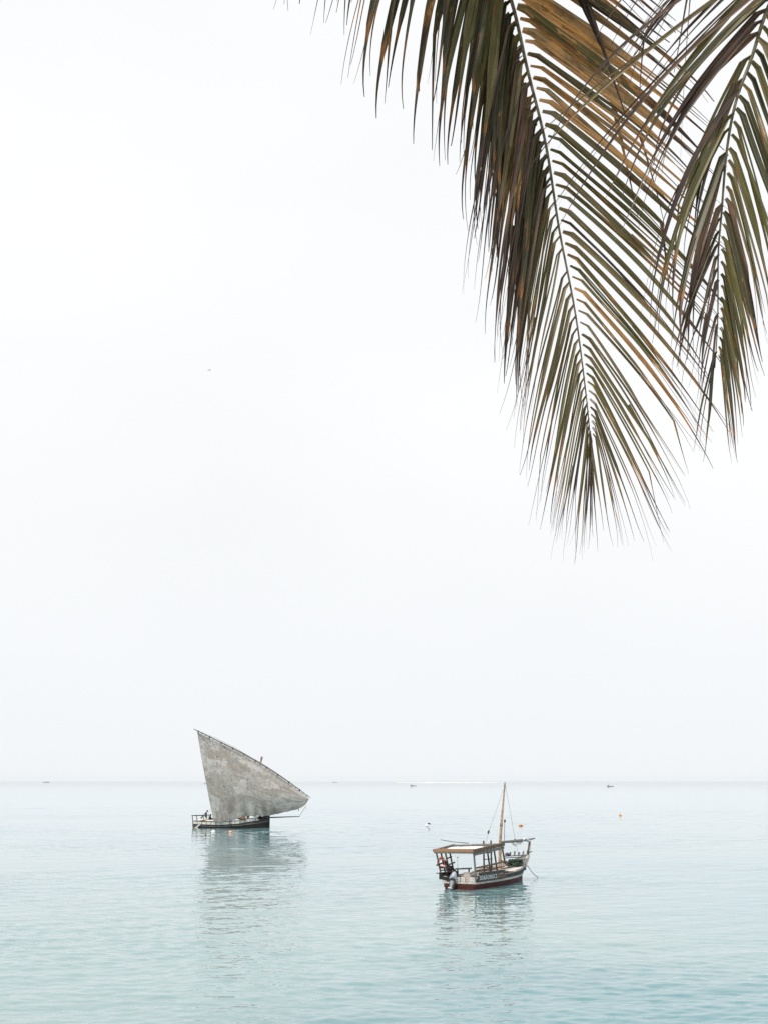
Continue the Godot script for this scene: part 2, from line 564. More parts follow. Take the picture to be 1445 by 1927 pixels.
func make_sail_dhow() -> void:
	var origin := Vector3(-27.82, 0.0, -231.56)
	var turn := deg_to_rad(-12.0)
	var t := thing("sailing_dhow", "old wooden dhow under one huge stained grey triangular sail", "sailing boat", origin, turn)
	var outer := func(x: float, y: float) -> float: return dhow_half(x, y)
	var mid := func(x: float) -> float: return lerp_table(x, [0.0, 4.0, 6.7, 9.5, 11.32], [0.5, 0.38, 0.54, 0.96, 1.3])
	var low := func(x: float) -> float: return lerp_table(x, [0.0, 4.0, 6.7, 9.5, 11.32], [0.22, 0.16, 0.28, 0.6, 0.9])
	var keel := func(_x: float) -> float: return -0.6
	var sheer := func(x: float) -> float: return dhow_sheer(x)
	var xs := span(0.0, 11.3, 40)
	obj("hull", hull_band(xs, keel, low, outer, 0.0, 0.12), M.black_wood, t)
	obj("rubbing_strake", hull_band(xs, low, func(x: float) -> float: return low.call(x) + 0.09, outer, 0.03, 0.13), M.grey_wood, t)
	obj("dark_strake", hull_band(xs, func(x: float) -> float: return low.call(x) + 0.09, mid, outer, 0.004, 0.12), M.slate_paint, t)
	obj("bow_planking", hull_band(span(10.3, 11.3, 8), mid, sheer, outer, 0.0, 0.12), M.dark_wood, t)
	# white bulwark panels between dark ribs
	var pn := 14
	for i in pn:
		var a := lerpf(0.05, 10.3, float(i) / pn)
		var b := lerpf(0.05, 10.3, float(i + 1) / pn)
		for s: float in [-1.0, 1.0]:
			obj("bulwark_panel", hull_band(span(a + 0.02, b - 0.02, 2), mid, func(x: float) -> float: return dhow_sheer(x) - 0.05, outer, 0.0, 0.05, [s]), M.worn_white, t)
			var st := mb()
			bar(st, Vector3(b, mid.call(b), s * (dhow_half(b, mid.call(b)) + 0.0)), Vector3(b, dhow_sheer(b), s * (dhow_half(b, dhow_sheer(b)) + 0.0)), 0.06, 0.06, Vector3.RIGHT)
			obj("rib", done(st), M.dark_wood, t)
	obj("waist_rail", hull_band(span(0.0, 11.3, 40), mid, func(x: float) -> float: return mid.call(x) + 0.06, outer, 0.035, 0.12, [-1.0, 1.0], 1), M.black_wood, t)
	obj("gunwale", hull_band(span(0.0, 11.3, 40), func(x: float) -> float: return dhow_sheer(x) - 0.05, sheer, outer, 0.04, 0.14, [-1.0, 1.0], 1), M.dark_wood, t)
	obj("deck", deck_sheet(xs, func(x: float) -> float: return mid.call(x) + 0.12, outer, 0.1, 0.08), M.deck_wood, t)
	# flat stern and upright stem
	var st := mb()
	for k in 6:
		var ya := lerpf(-0.6, 1.0, k / 6.0)
		var yb := lerpf(-0.6, 1.0, (k + 1) / 6.0)
		block(st, Vector3(0.0, (ya + yb) / 2, 0), Vector3(0.09, (yb - ya) * 0.96, dhow_half(0.0, (ya + yb) / 2) * 2.0))
	obj("transom", done(st), M.dark_wood, t)
	one_bar("stem", t, M.dark_wood, Vector3(11.36, -0.6, 0), Vector3(11.36, 1.95, 0), 0.16, 0.2, Vector3.RIGHT)
	one_tube("bowsprit", t, M.grey_wood, [Vector3(9.6, 1.42, 0.1), Vector3(11.4, 1.5, 0.1), Vector3(15.98, 1.68, 0.1)], [0.11, 0.1, 0.06])
	# stern rail
	for p: Array in [[Vector3(0.02, 1.0, 0.95), Vector3(-0.1, 1.78, 0.95)], [Vector3(0.02, 1.0, -0.95), Vector3(-0.1, 1.78, -0.95)], [Vector3(1.75, 0.95, 1.3), Vector3(1.75, 1.74, 1.3)], [Vector3(1.75, 0.95, -1.3), Vector3(1.75, 1.74, -1.3)]]:
		one_bar("rail_post", t, M.dark_wood, p[0], p[1], 0.09, 0.09, Vector3.RIGHT)
	for s: float in [-1.0, 1.0]:
		one_bar("rail", t, M.dark_wood, Vector3(-0.18, 1.74, s * 0.95), Vector3(1.9, 1.78, s * 1.3), 0.1, 0.1)
	one_bar("rail", t, M.dark_wood, Vector3(-0.1, 1.75, -1.0), Vector3(-0.1, 1.75, 1.0), 0.1, 0.1)
	# white steering board hanging at the quarter
	var sb := mb()
	bar(sb, Vector3(1.35, 0.66, 1.32), Vector3(0.55, -0.15, 1.38), 0.05, 0.24)
	bar(sb, Vector3(0.75, 0.05, 1.38), Vector3(0.2, -0.2, 1.38), 0.05, 0.3)
	obj("steering_board", done(sb), M.white_paint, t)
	# mast, yard, sail
	one_tube("mast", t, M.spar_wood, [Vector3(7.9, 0.4, 0), Vector3(9.5, 7.2, 0), Vector3(10.14, 10.2, 0.05)], [0.19, 0.16, 0.12], 10)
	one_tube("masthead", t, M.orange_wood, [Vector3(10.08, 9.9, 0.06), Vector3(10.16, 10.28, 0.06)], [0.17, 0.15], 8)
	var yard_pts: Array = []
	var yr: Array = []
	for i in 25:
		var s := i / 24.0
		yard_pts.append(yard_at(s) + Vector3(0, 0.08, -0.06))
		yr.append(lerpf(0.035, 0.13, sin(PI * clampf(s * 0.9 + 0.05, 0, 1))))
	one_tube("yard", t, M.grey_wood, yard_pts, yr, 8)
	var lash := mb()
	for i in 30:
		var p: Vector3 = yard_at(0.04 + 0.93 * i / 29.0)
		var r := 0.1 + 0.08 * float(i % 3 == 0)
		tube(lash, [p + Vector3(-0.05, 0.05, -0.06), p + Vector3(0.05, 0.02, -0.06)], [r], 7)
	tag(obj("lashing", done(lash), M.dark_wood, t), "", "", "", "stuff")
	# slack rope that runs along the upper yard
	one_tube("yard_rope", t, M.rope_dark, [yard_at(0.02) + Vector3(0, 0.1, 0), yard_at(0.2) + Vector3(0.05, 0.34, 0), yard_at(0.35) + Vector3(0.05, 0.3, 0), yard_at(0.5) + Vector3(0, 0.16, 0)], [0.02], 5)
	make_sail(t)
	# standing and running ropes
	one_tube("rope", t, M.rope_dark, [Vector3(15.95, 1.68, 0.1), Vector3(16.95, 3.05, 0.75)], [0.025], 5)
	one_tube("rope", t, M.rope_dark, [Vector3(17.5, 4.2, 0.8), Vector3(17.05, 3.4, 0.8), Vector3(17.1, 2.7, 0.8)], [0.018], 5)
	one_tube("rope", t, M.rope_dark, [Vector3(16.0, 2.8, 0.85), Vector3(16.02, 2.45, 0.85)], [0.05], 5)
	one_tube("rope", t, M.rope_pale, [Vector3(3.0, 3.3, 1.2), Vector3(2.1, 1.3, 1.2)], [0.014], 5)
	# loose things that lie on the boat
	var bx := basis_of(turn, origin)
	var cl := mb()
	ellipsoid(cl, Vector3(0, 0.1, 0), Vector3(0.75, 0.2, 0.45), 0.5, 3)
	put("cloth_heap", done(cl), M.white_cloth, bx, Vector3(1.35, 1.0, 0.95), "white cloth heap on the dhow's stern beside the standing person", "cloth bundle")
	cl = mb()
	ellipsoid(cl, Vector3(0, 0.05, 0), Vector3(1.0, 0.14, 0.5), 0.5, 9)
	put("cloth_heap", done(cl), M.white_cloth, bx, Vector3(3.0, 0.96, 1.0), "flat white cloth heap below the dark seated person on the dhow", "cloth bundle")
	cl = mb()
	ellipsoid(cl, Vector3(0, 0.1, 0), Vector3(0.62, 0.22, 0.4), 0.6, 15)
	put("cloth_bundle", done(cl), M.brown_cloth, bx, Vector3(7.7, 1.3, 1.5), "tawny brown bundle on the dhow's rail under the sail foot", "cloth bundle")
	cl = mb()
	ellipsoid(cl, Vector3(0, 0.1, 0), Vector3(0.5, 0.16, 0.35), 0.5, 18)
	put("cloth_heap", done(cl), M.white_cloth, bx, Vector3(9.75, 1.62, 1.1), "white cloth heap beside the person at the dhow's bow", "cloth bundle")
	var ba := mb()
	tube(ba, [Vector3(0, 0, 0), Vector3(0, 0.04, 0), Vector3(0, 0.2, 0), Vector3(0, 0.42, 0), Vector3(0, 0.46, 0)], [0.17, 0.2, 0.22, 0.2, 0.17], 12)
	var bn := put("plastic_drum", done(ba), M.straw_plastic, bx, Vector3(2.25, 0.86, 1.05), "pale orange plastic drum beside the standing person's legs", "drum")
	ba = mb()
	tube(ba, [Vector3(0, 0.46, 0), Vector3(0, 0.52, 0)], [0.08, 0.07], 10)
	obj("lid", done(ba), M.white_plastic, bn)
	make_dhow_crew(bx, turn)

func basis_of(turn: float, origin: Vector3) -> Transform3D:
	return Transform3D(Basis(Vector3.UP, turn), origin)

func put(called: String, mesh: Mesh, m: Material, bx: Transform3D, local: Vector3, label: String, category: String, group := "") -> MeshInstance3D:
	var o := obj(called, mesh, m)
	o.transform = Transform3D(bx.basis, bx * local)
	tag(o, label, category, group)
	return o

func yard_at(s: float) -> Vector3:
	# from the peak (aft, high) to the tack (forward, low), sagging a little at both ends
	var a := Vector3(-0.27, 14.3, 0.75)
	var b := Vector3(17.7, 4.28, 0.75)
	var p := a.lerp(b, s)
	var n := Vector3(0.487, 0.873, 0)
	return p + n * (0.62 * sin(PI * pow(s, 1.15)))

func foot_at(s: float) -> Vector3:
	# from the clew (aft) to the tack (forward)
	var xs: Array = [0.0, 0.1, 0.2, 0.3, 0.4, 0.5, 0.6, 0.7, 0.8, 0.9, 0.96, 1.0]
	var px := lerp_table(s, xs, [3.54, 4.6, 5.9, 7.2, 8.6, 9.9, 11.2, 12.9, 14.4, 16.0, 16.85, 17.5])
	var py := lerp_table(s, xs, [0.88, 0.84, 1.02, 1.4, 1.72, 1.86, 1.76, 2.08, 2.42, 2.8, 3.2, 4.2])
	return Vector3(px, py, 1.75 - 0.9 * s)

func make_sail(t: Node3D) -> void:
	var nu := 64
	var nv := 56
	var n := FastNoiseLite.new()
	n.seed = 71
	n.frequency = 0.35
	var P: Array = []
	for j in nv + 1:
		var v := float(j) / nv
		var row: Array[Vector3] = []
		for i in nu + 1:
			var u := float(i) / nu
			# v = 0 at the yard, 1 at the foot; u = 0 at the leech (aft), 1 at the tack
			var top := yard_at(0.035 + 0.95 * u)
			top.y -= 0.1
			var bot := foot_at(u)
			var p := top.lerp(bot, v)
			# the leech is pulled straight, the body bellies towards the lee side
			var belly := 1.25 * pow(sin(PI * clampf(u * 0.92 + 0.04, 0, 1)), 0.8) * pow(sin(PI * clampf(v * 0.93 + 0.02, 0, 1)), 0.9)
			belly *= 1.0 - 0.65 * smoothstep(0.62, 1.0, u) * v
			p.z += belly
			# creases pulling from the lashings
			p.z += 0.07 * sin(u * 150.0 + 3.0 * sin(u * 21.0)) * exp(-v * 9.0)
			p.x -= belly * 0.12
			# gathers along the foot and soft wrinkles
			var gather := exp(-pow((1.0 - v) * 5.5, 2.0))
			p.z += gather * 0.3 * sin(u * 62.0 + 2.0 * sin(u * 9.0)) * smoothstep(0.02, 0.12, u) * (1.0 - smoothstep(0.62, 0.8, u))
			p.z += 0.1 * n.get_noise_2d(p.x, p.y) + 0.05 * sin(u * 40.0 + v * 7.0) * v * v
			if v == 1.0 and u > 0.6 and u < 0.9: p.y -= 0.05 * floorf(fmod(u * 24.0, 2.0))
			row.append(p)
		P.append(row)
	var st := mb()
	st.set_smooth_group(0)
	for j in nv:
		for i in nu:
			var q: Array = [[i, j], [i, j + 1], [i + 1, j + 1], [i, j], [i + 1, j + 1], [i + 1, j]]
			for c: Array in q:
				st.set_uv(Vector2(float(c[0]) / nu, float(c[1]) / nv))
				st.add_vertex(P[c[1]][c[0]])
	var m := StandardMaterial3D.new()
	m.resource_name = "stained_canvas"
	m.albedo_texture = sail_picture()
	m.roughness = 0.95
	m.metallic_specular = 0.15
	m.backlight_enabled = true
	m.backlight = Color(0.3, 0.29, 0.27)
	obj("sail", done(st), m, t)
	# bolt ropes along leech and foot
	var leech: Array = []
	for j in range(0, nv + 1, 4): leech.append(P[j][0])
	var foot: Array = []
	for i in range(0, nu + 1, 2): foot.append(P[nv][i])
	one_tube("bolt_rope", t, M.rope_pale, leech, [0.025], 5)
	one_tube("bolt_rope", t, M.dark_wood, foot, [0.025], 5)

func sail_picture() -> ImageTexture:
	var w := 512
	var h := 512
	var img := Image.create(w, h, false, Image.FORMAT_RGB8)
	var a := FastNoiseLite.new()
	a.seed = 41
	a.frequency = 1.0
	a.fractal_octaves = 5
	var r := RandomNumberGenerator.new()
	r.seed = 5
	var spots: Array = []
	for i in 70:
		spots.append([Vector2(r.randf() * 12.0, r.randf() * 9.0), 0.04 + 0.1 * r.randf() * r.randf(), 0.3 + 0.5 * r.randf(), r.randf() * 1.2])
	for i in 9: # rows of patch stitches
		var p := Vector2(r.randf() * 5.0, 1.0 + r.randf() * 5.0)
		var dir := Vector2.from_angle(0.8 + r.randf() * 1.4)
		for k in 6: spots.append([p + dir * 0.17 * k, 0.05, 0.45, 0.0])
	for j in h:
		var v := (j + 0.5) / h
		for i in w:
			var u := (i + 0.5) / w
			# metres, roughly: the sail narrows downwards aft
			var x := u * 12.0
			var y := v * 9.0
			var big := a.get_noise_2d(x * 0.22 + 3.0, y * 0.26)
			var midn := a.get_noise_2d(x * 0.75, y * 0.6 + 40.0)
			var fine := a.get_noise_2d(x * 3.4 + 90.0, y * 2.6)
			var weave := a.get_noise_2d(x * 14.0, y * 1.2 + 200.0)
			# warped so that stains trail along the cloth instead of lying in round blots
			var wx := x + 1.3 * midn + 0.5 * fine
			var wy := y + 1.1 * big
			var s1 := a.get_noise_2d(wx * 0.55 + 11.0, wy * 0.3 + 7.0)
			var s2 := a.get_noise_2d(wx * 1.5 + 60.0, wy * 0.5 + 31.0)
			var s3 := a.get_noise_2d(wx * 0.3 + 150.0, wy * 0.36 + 90.0)
			var c := Vector3(0.345, 0.337, 0.325)
			c *= 1.0 + 0.24 * fine + 0.2 * weave
			c = c.lerp(Vector3(0.25, 0.225, 0.2), smoothstep(-0.1, 0.32, s1 + 0.4 * fine) * 0.72)
			c = c.lerp(Vector3(0.235, 0.235, 0.24), smoothstep(0.0, 0.36, s2 + 0.2 * fine) * 0.75)
			c = c.lerp(Vector3(0.5, 0.505, 0.5), smoothstep(0.0, 0.35, s3 + fine * 0.3) * 0.6)
			var rust := smoothstep(0.3, 0.6, a.get_noise_2d(x * 1.2 + 300.0, y * 0.9))
			c = c.lerp(Vector3(0.34, 0.25, 0.2), rust * 0.5)
			var mold := smoothstep(0.3, 0.55, a.get_noise_2d(wx * 2.6 + 400.0, wy * 2.0))
			c = c.lerp(Vector3(0.14, 0.135, 0.13), mold * 0.7)
			# grime along the yard where the cloth is lashed
			var grime := smoothstep(0.09, 0.0, v + 0.05 * fine) * (0.5 + 0.5 * midn)
			c = c.lerp(Vector3(0.1, 0.095, 0.09), clampf(grime, 0.0, 0.8))
			# cloth seams
			var seam := absf(fmod(u * 26.0 + v * 1.5, 1.0) - 0.5)
			if seam < 0.03: c *= 0.78
			img.set_pixel(i, j, Color(c.x, c.y, c.z).linear_to_srgb())
	for s: Array in spots:
		var c0: Vector2 = s[0]
		var rr: float = s[1]
		var px := int(c0.x / 12.0 * w)
		var py := int(c0.y / 9.0 * h)
		var q := int(ceil(rr / 9.0 * h)) + 1
		for dj in range(-q, q + 1):
			for di in range(-q, q + 1):
				var ii := px + di
				var jj := py + dj
				if ii < 0 or jj < 0 or ii >= w or jj >= h: continue
				var dist := Vector2(di * 12.0 / w, dj * 9.0 / h).length() / rr
				var k: float = (1.0 - smoothstep(0.4, 1.0, dist)) * s[2]
				if k > 0.0:
					img.set_pixel(ii, jj, img.get_pixel(ii, jj).lerp(Color(0.27, 0.25, 0.24), k))
	return ImageTexture.create_from_image(img)

# ------------------------------------------------------------------ people
# capsules joined by a smooth minimum, meshed as surface nets
func nets(st: SurfaceTool, bones: Array, cell: float, k: float) -> void:
	var lo := Vector3(1e9, 1e9, 1e9)
	var hi := -lo
	for b: Array in bones:
		var rr: float = maxf(b[2], b[3])
		for p: Vector3 in [b[0], b[1]]:
			lo = lo.min(p - Vector3.ONE * (rr + cell * 3))
			hi = hi.max(p + Vector3.ONE * (rr + cell * 3))
	var nx := int((hi.x - lo.x) / cell) + 2
	var ny := int((hi.y - lo.y) / cell) + 2
	var nz := int((hi.z - lo.z) / cell) + 2
	var F := PackedFloat32Array()
	F.resize(nx * ny * nz)
	F.fill(1.0)
	for b: Array in bones:
		var A: Vector3 = b[0]
		var B: Vector3 = b[1]
		var ra: float = b[2]
		var rb: float = b[3]
		var m: float = maxf(ra, rb) + k + cell * 2
		var l := A.min(B) - Vector3.ONE * m - lo
		var h := A.max(B) + Vector3.ONE * m - lo
		var ab := B - A
		var len2: float = maxf(ab.length_squared(), 1e-8)
		for z in range(maxi(0, int(l.z / cell)), mini(nz, int(h.z / cell) + 1)):
			for y in range(maxi(0, int(l.y / cell)), mini(ny, int(h.y / cell) + 1)):
				for x in range(maxi(0, int(l.x / cell)), mini(nx, int(h.x / cell) + 1)):
					var p := lo + Vector3(x, y, z) * cell
					var t: float = clampf((p - A).dot(ab) / len2, 0.0, 1.0)
					var dd := p.distance_to(A + ab * t) - lerpf(ra, rb, t)
					var at := (z * ny + y) * nx + x
					var f := F[at]
					var hmix: float = maxf(k - absf(f - dd), 0.0) / k
					F[at] = minf(f, dd) - hmix * hmix * k * 0.25
	var vid := {}
	var verts: Array[Vector3] = []
	var off: Array[Vector3i] = []
	for c in 8: off.append(Vector3i(c & 1, (c >> 1) & 1, (c >> 2) & 1))
	var edges: Array = [[0, 1], [2, 3], [4, 5], [6, 7], [0, 2], [1, 3], [4, 6], [5, 7], [0, 4], [1, 5], [2, 6], [3, 7]]
	for z in nz - 1:
		for y in ny - 1:
			for x in nx - 1:
				var mask := 0
				var base := (z * ny + y) * nx + x
				for c in 8:
					if F[base + (off[c].z * ny + off[c].y) * nx + off[c].x] < 0.0: mask |= 1 << c
				if mask == 0 or mask == 255: continue
				var sum := Vector3.ZERO
				var cnt := 0
				for e: Array in edges:
					var ea: int = e[0]
					var eb: int = e[1]
					if ((mask >> ea) & 1) == ((mask >> eb) & 1): continue
					var fa := F[base + (off[ea].z * ny + off[ea].y) * nx + off[ea].x]
					var fb := F[base + (off[eb].z * ny + off[eb].y) * nx + off[eb].x]
					sum += Vector3(off[ea]).lerp(Vector3(off[eb]), fa / (fa - fb))
					cnt += 1
				vid[base] = verts.size()
				verts.append(lo + (Vector3(x, y, z) + sum / cnt) * cell)
	st.set_smooth_group(0)
	var strides: Array = [1, nx, nx * ny]
	for z in range(1, nz - 1):
		for y in range(1, ny - 1):
			for x in range(1, nx - 1):
				var base := (z * ny + y) * nx + x
				for ax in 3:
					var nb: int = base + strides[ax]
					var ia := F[base] < 0.0
					var ib := F[nb] < 0.0
					if ia == ib: continue
					var s1: int = strides[(ax + 1) % 3]
					var s2: int = strides[(ax + 2) % 3]
					var q: Array = [base, base - s1, base - s1 - s2, base - s2]
					var ok := true
					for c: int in q:
						if not vid.has(c): ok = false
					if not ok: continue
					var v: Array[Vector3] = []
					for c: int in q: v.append(verts[vid[c]])
					if ia: quad(st, v[0], v[3], v[2], v[1])
					else: quad(st, v[0], v[1], v[2], v[3])

func hand(st: SurfaceTool, wrist: Vector3, dir: Vector3, side: Vector3) -> void:
	# palm, four unequal curled fingers and a thumb from the side of the palm
	var f := dir.normalized()
	var s := (side - f * side.dot(f)).normalized()
	var n := f.cross(s)
	nets(st, [[wrist - f * 0.02, wrist + f * 0.03, 0.026, 0.03], [wrist + f * 0.03 - s * 0.02, wrist + f * 0.085 - s * 0.028, 0.017, 0.016], [wrist + f * 0.03 + s * 0.02, wrist + f * 0.085 + s * 0.026, 0.017, 0.016]], 0.012, 0.02)
	for q in 4:
		var o := wrist + f * 0.085 + s * (-0.03 + 0.02 * q)
		var l: float = [0.065, 0.08, 0.085, 0.075][q]
		tube(st, [o, o + f * l * 0.45 + n * 0.004, o + f * l * 0.75 + n * 0.02, o + f * l * 0.86 + n * 0.042], [0.0095, 0.009, 0.0085, 0.006], 6)
	var th := wrist + f * 0.03 + s * 0.034
	tube(st, [th, th + f * 0.025 + s * 0.022 + n * 0.005, th + f * 0.055 + s * 0.03 + n * 0.018], [0.012, 0.011, 0.008], 6)

# J: joints in the person's own axes (x forward, y up, z to the right), metres
func person(called: String, label: String, where: Vector3, turn: float, J: Dictionary, shirt: Material, trousers: Material, bare := false) -> Node3D:
	var t := thing(called, label, "person", where, turn)
	var hip: Vector3 = J.hip
	var chest: Vector3 = J.chest
	var neck: Vector3 = J.neck
	var head: Vector3 = J.head
	var up := (chest - hip).normalized()
	var side := Vector3(0, 0, 1)
	var B: Array = []
	B.append([hip - side * 0.07, hip + side * 0.07, 0.115, 0.115])
	B.append([hip, hip.lerp(chest, 0.5), 0.125, 0.115])
	B.append([hip.lerp(chest, 0.5), chest, 0.12, 0.14])
	B.append([chest - side * 0.1, chest + side * 0.1, 0.11, 0.11])
	B.append([chest + up * 0.06 - side * 0.15, chest + up * 0.06 + side * 0.15, 0.065, 0.065])
	B.append([chest + up * 0.08, neck, 0.065, 0.055])
	var face: Vector3 = (J.look as Vector3).normalized()
	var hup := (head - neck).normalized()
	B.append([neck, head - hup * 0.03, 0.055, 0.06])
	B.append([head - face * 0.02 + hup * 0.03, head + face * 0.015 + hup * 0.03, 0.093, 0.085])
	B.append([head + face * 0.03 - hup * 0.03, head + face * 0.055 - hup * 0.075, 0.062, 0.042])
	var legs: Array = []
	for i in 2:
		var s: float = [-1.0, 1.0][i]
		var hj := hip + side * s * 0.09
		var kn: Vector3 = J.knee[i]
		var an: Vector3 = J.ankle[i]
		var toe: Vector3 = J.toe[i]
		legs.append([hj, kn, 0.092, 0.06])
		legs.append([kn, kn.lerp(an, 0.35), 0.058, 0.06])
		legs.append([kn.lerp(an, 0.35), an, 0.058, 0.038])
		B.append([an, an.lerp(toe, 0.35) - Vector3(0, 0.03, 0), 0.04, 0.042])
		B.append([an.lerp(toe, 0.2) - Vector3(0, 0.03, 0), toe, 0.042, 0.028])
	B.append_array(legs)
	var sleeves: Array = []
	for i in 2:
		var s: float = [-1.0, 1.0][i]
		var sh := chest + up * 0.05 + side * s * 0.18
		var el: Vector3 = J.elbow[i]
		var wr: Vector3 = J.wrist[i]
		sleeves.append([sh, el, 0.056, 0.043])
		B.append([sh, el, 0.054, 0.041])
		B.append([el, wr, 0.041, 0.027])
	var st := mb()
	nets(st, B, 0.03, 0.05)
	for i in 2:
		var wr: Vector3 = J.wrist[i]
		var el: Vector3 = J.elbow[i]
		hand(st, wr, wr - el, side * [1.0, -1.0][i])
	# nose and ears
	tube(st, [head + face * 0.085 + hup * 0.025, head + face * 0.112 - hup * 0.012, head + face * 0.09 - hup * 0.022], [0.01, 0.017, 0.014], 6)
	var ear := face.cross(hup).normalized()
	for s: float in [-1.0, 1.0]: ellipsoid(st, head + ear * s * 0.09 + hup * 0.005, Vector3(0.02, 0.03, 0.014), 0.0, 1, 5, 6)
	tube(st, [head + face * 0.092 - hup * 0.055 - ear * 0.022, head + face * 0.1 - hup * 0.055, head + face * 0.092 - hup * 0.055 + ear * 0.022], [0.006, 0.01, 0.006], 5)
	obj("body", done(st), M.skin, t)
	st = mb()
	for s: float in [-1.0, 1.0]: ellipsoid(st, head + face * 0.085 + hup * 0.018 + ear * s * 0.034, Vector3(0.013, 0.011, 0.013), 0.0, 1, 5, 6)
	obj("eyes", done(st), M.eye, t)
	st = mb()
	nets(st, [[head - face * 0.035 + hup * 0.06, head + face * 0.012 + hup * 0.07, 0.092, 0.082]], 0.022, 0.03)
	obj("hair", done(st), M.hair, t)
	if not bare:
		var C: Array = []
		for b: Array in B.slice(0, 5): C.append([b[0], b[1], b[2] + 0.014, b[3] + 0.014])
		for b: Array in sleeves: C.append([b[0], b[1], b[2] + 0.016, b[3] + 0.018])
		st = mb()
		nets(st, C, 0.03, 0.05)
		obj("shirt", done(st), shirt, t)
	var T: Array = []
	T.append([hip - side * 0.07, hip + side * 0.07, 0.135, 0.135])
	T.append([hip, hip + up * 0.1, 0.14, 0.135])
	for b: Array in legs: T.append([b[0], b[1], b[2] + 0.018, b[3] + 0.02])
	st = mb()
	nets(st, T, 0.03, 0.05)
	obj("trousers", done(st), trousers, t)
	return t

func make_dhow_crew(bx: Transform3D, turn: float) -> void:
	# standing, leaning a little forwards, hands towards the rope
	person("person", "person standing bare-chested in dark trousers at the dhow's stern, bending forward", bx * Vector3(1.98, 0.86, 0.75), turn, {
		"hip": Vector3(-0.02, 0.86, 0), "chest": Vector3(-0.03, 1.22, 0), "neck": Vector3(0.08, 1.41, 0), "head": Vector3(0.17, 1.54, 0), "look": Vector3(0.8, -0.5, 0),
		"knee": [Vector3(0.02, 0.46, -0.1), Vector3(0.08, 0.46, 0.11)], "ankle": [Vector3(-0.04, 0.08, -0.12), Vector3(0.1, 0.08, 0.13)], "toe": [Vector3(0.12, 0.03, -0.14), Vector3(0.27, 0.03, 0.15)],
		"elbow": [Vector3(-0.12, 1.02, -0.3), Vector3(-0.26, 1.06, 0.22)], "wrist": [Vector3(0.04, 0.84, -0.26), Vector3(-0.2, 0.82, 0.2)]}, M.black_cloth, M.slate_cloth, true)
	# sitting on the bulwark
	var seated := {
		"hip": Vector3(0, 0.3, 0), "chest": Vector3(0.03, 0.64, 0), "neck": Vector3(0.06, 0.83, 0), "head": Vector3(0.1, 0.97, 0), "look": Vector3(1, -0.15, 0.1),
		"knee": [Vector3(0.36, 0.42, -0.14), Vector3(0.36, 0.4, 0.15)], "ankle": [Vector3(0.3, 0.08, -0.14), Vector3(0.33, 0.08, 0.15)], "toe": [Vector3(0.47, 0.03, -0.15), Vector3(0.5, 0.03, 0.17)],
		"elbow": [Vector3(0.12, 0.44, -0.24), Vector3(0.12, 0.44, 0.24)], "wrist": [Vector3(0.32, 0.5, -0.14), Vector3(0.32, 0.48, 0.12)]}
	person("person", "person in dark slate clothes sitting between the drum and the sail's edge", bx * Vector3(2.6, 0.86, 0.8), turn, seated, M.slate_cloth, M.black_cloth)
	# leaning back at the stern rail
	person("person", "person in maroon top and pinkish cloth leaning under the dhow's stern rail", bx * Vector3(1.05, 0.84, 0.55), turn + 0.1, {
		"hip": Vector3(-0.12, 0.22, 0), "chest": Vector3(0.12, 0.5, 0), "neck": Vector3(0.22, 0.66, 0), "head": Vector3(0.27, 0.8, 0), "look": Vector3(1, 0.0, 0.2),
		"knee": [Vector3(-0.4, 0.4, -0.14), Vector3(-0.46, 0.34, 0.12)], "ankle": [Vector3(-0.62, 0.1, -0.14), Vector3(-0.7, 0.1, 0.13)], "toe": [Vector3(-0.8, 0.05, -0.15), Vector3(-0.88, 0.05, 0.15)],
		"elbow": [Vector3(-0.04, 0.36, -0.28), Vector3(0.0, 0.34, 0.28)], "wrist": [Vector3(-0.2, 0.3, -0.22), Vector3(-0.2, 0.28, 0.22)]}, M.maroon_cloth, M.pink_cloth)
	person("person", "person in dark red crouching at the dhow's bow under the sail foot", bx * Vector3(10.1, 1.08, 0.75), turn + 0.4, {
		"hip": Vector3(-0.1, 0.32, 0), "chest": Vector3(0.12, 0.6, 0), "neck": Vector3(0.26, 0.74, 0), "head": Vector3(0.36, 0.84, 0), "look": Vector3(0.9, -0.5, 0),
		"knee": [Vector3(0.28, 0.46, -0.16), Vector3(0.3, 0.42, 0.16)], "ankle": [Vector3(0.02, 0.08, -0.15), Vector3(0.06, 0.08, 0.15)], "toe": [Vector3(0.2, 0.03, -0.16), Vector3(0.24, 0.03, 0.17)],
		"elbow": [Vector3(0.3, 0.5, -0.34), Vector3(0.3, 0.48, 0.34)], "wrist": [Vector3(0.5, 0.42, -0.22), Vector3(0.52, 0.4, 0.24)]}, M.maroon_cloth, M.maroon_cloth)

# ------------------------------------------------------------------ the motor dhow
func motor_half(x: float, y: float) -> float:
	var lx: float = 10.87 + 1.0 * clampf(y, -0.6, 1.6)
	var t: float = clampf(x / lx, 0.0, 1.0)
	var g := lerp_table(t, [0.0, 0.15, 0.35, 0.55, 0.7, 0.82, 0.92, 0.97, 1.0], [0.86, 0.94, 1.0, 0.96, 0.83, 0.6, 0.31, 0.13, 0.03])
	var b := lerp_table(y, [-0.6, 0.0, 0.4, 0.9, 1.6], [0.7, 1.13, 1.26, 1.36, 1.42])
	return maxf(g * b, 0.03)

func motor_sheer(x: float) -> float:
	return lerp_table(x, [0.0, 1.5, 4.5, 7.0, 9.7, 11.4, 12.4], [0.62, 0.72, 0.72, 0.76, 0.9, 1.14, 1.42])

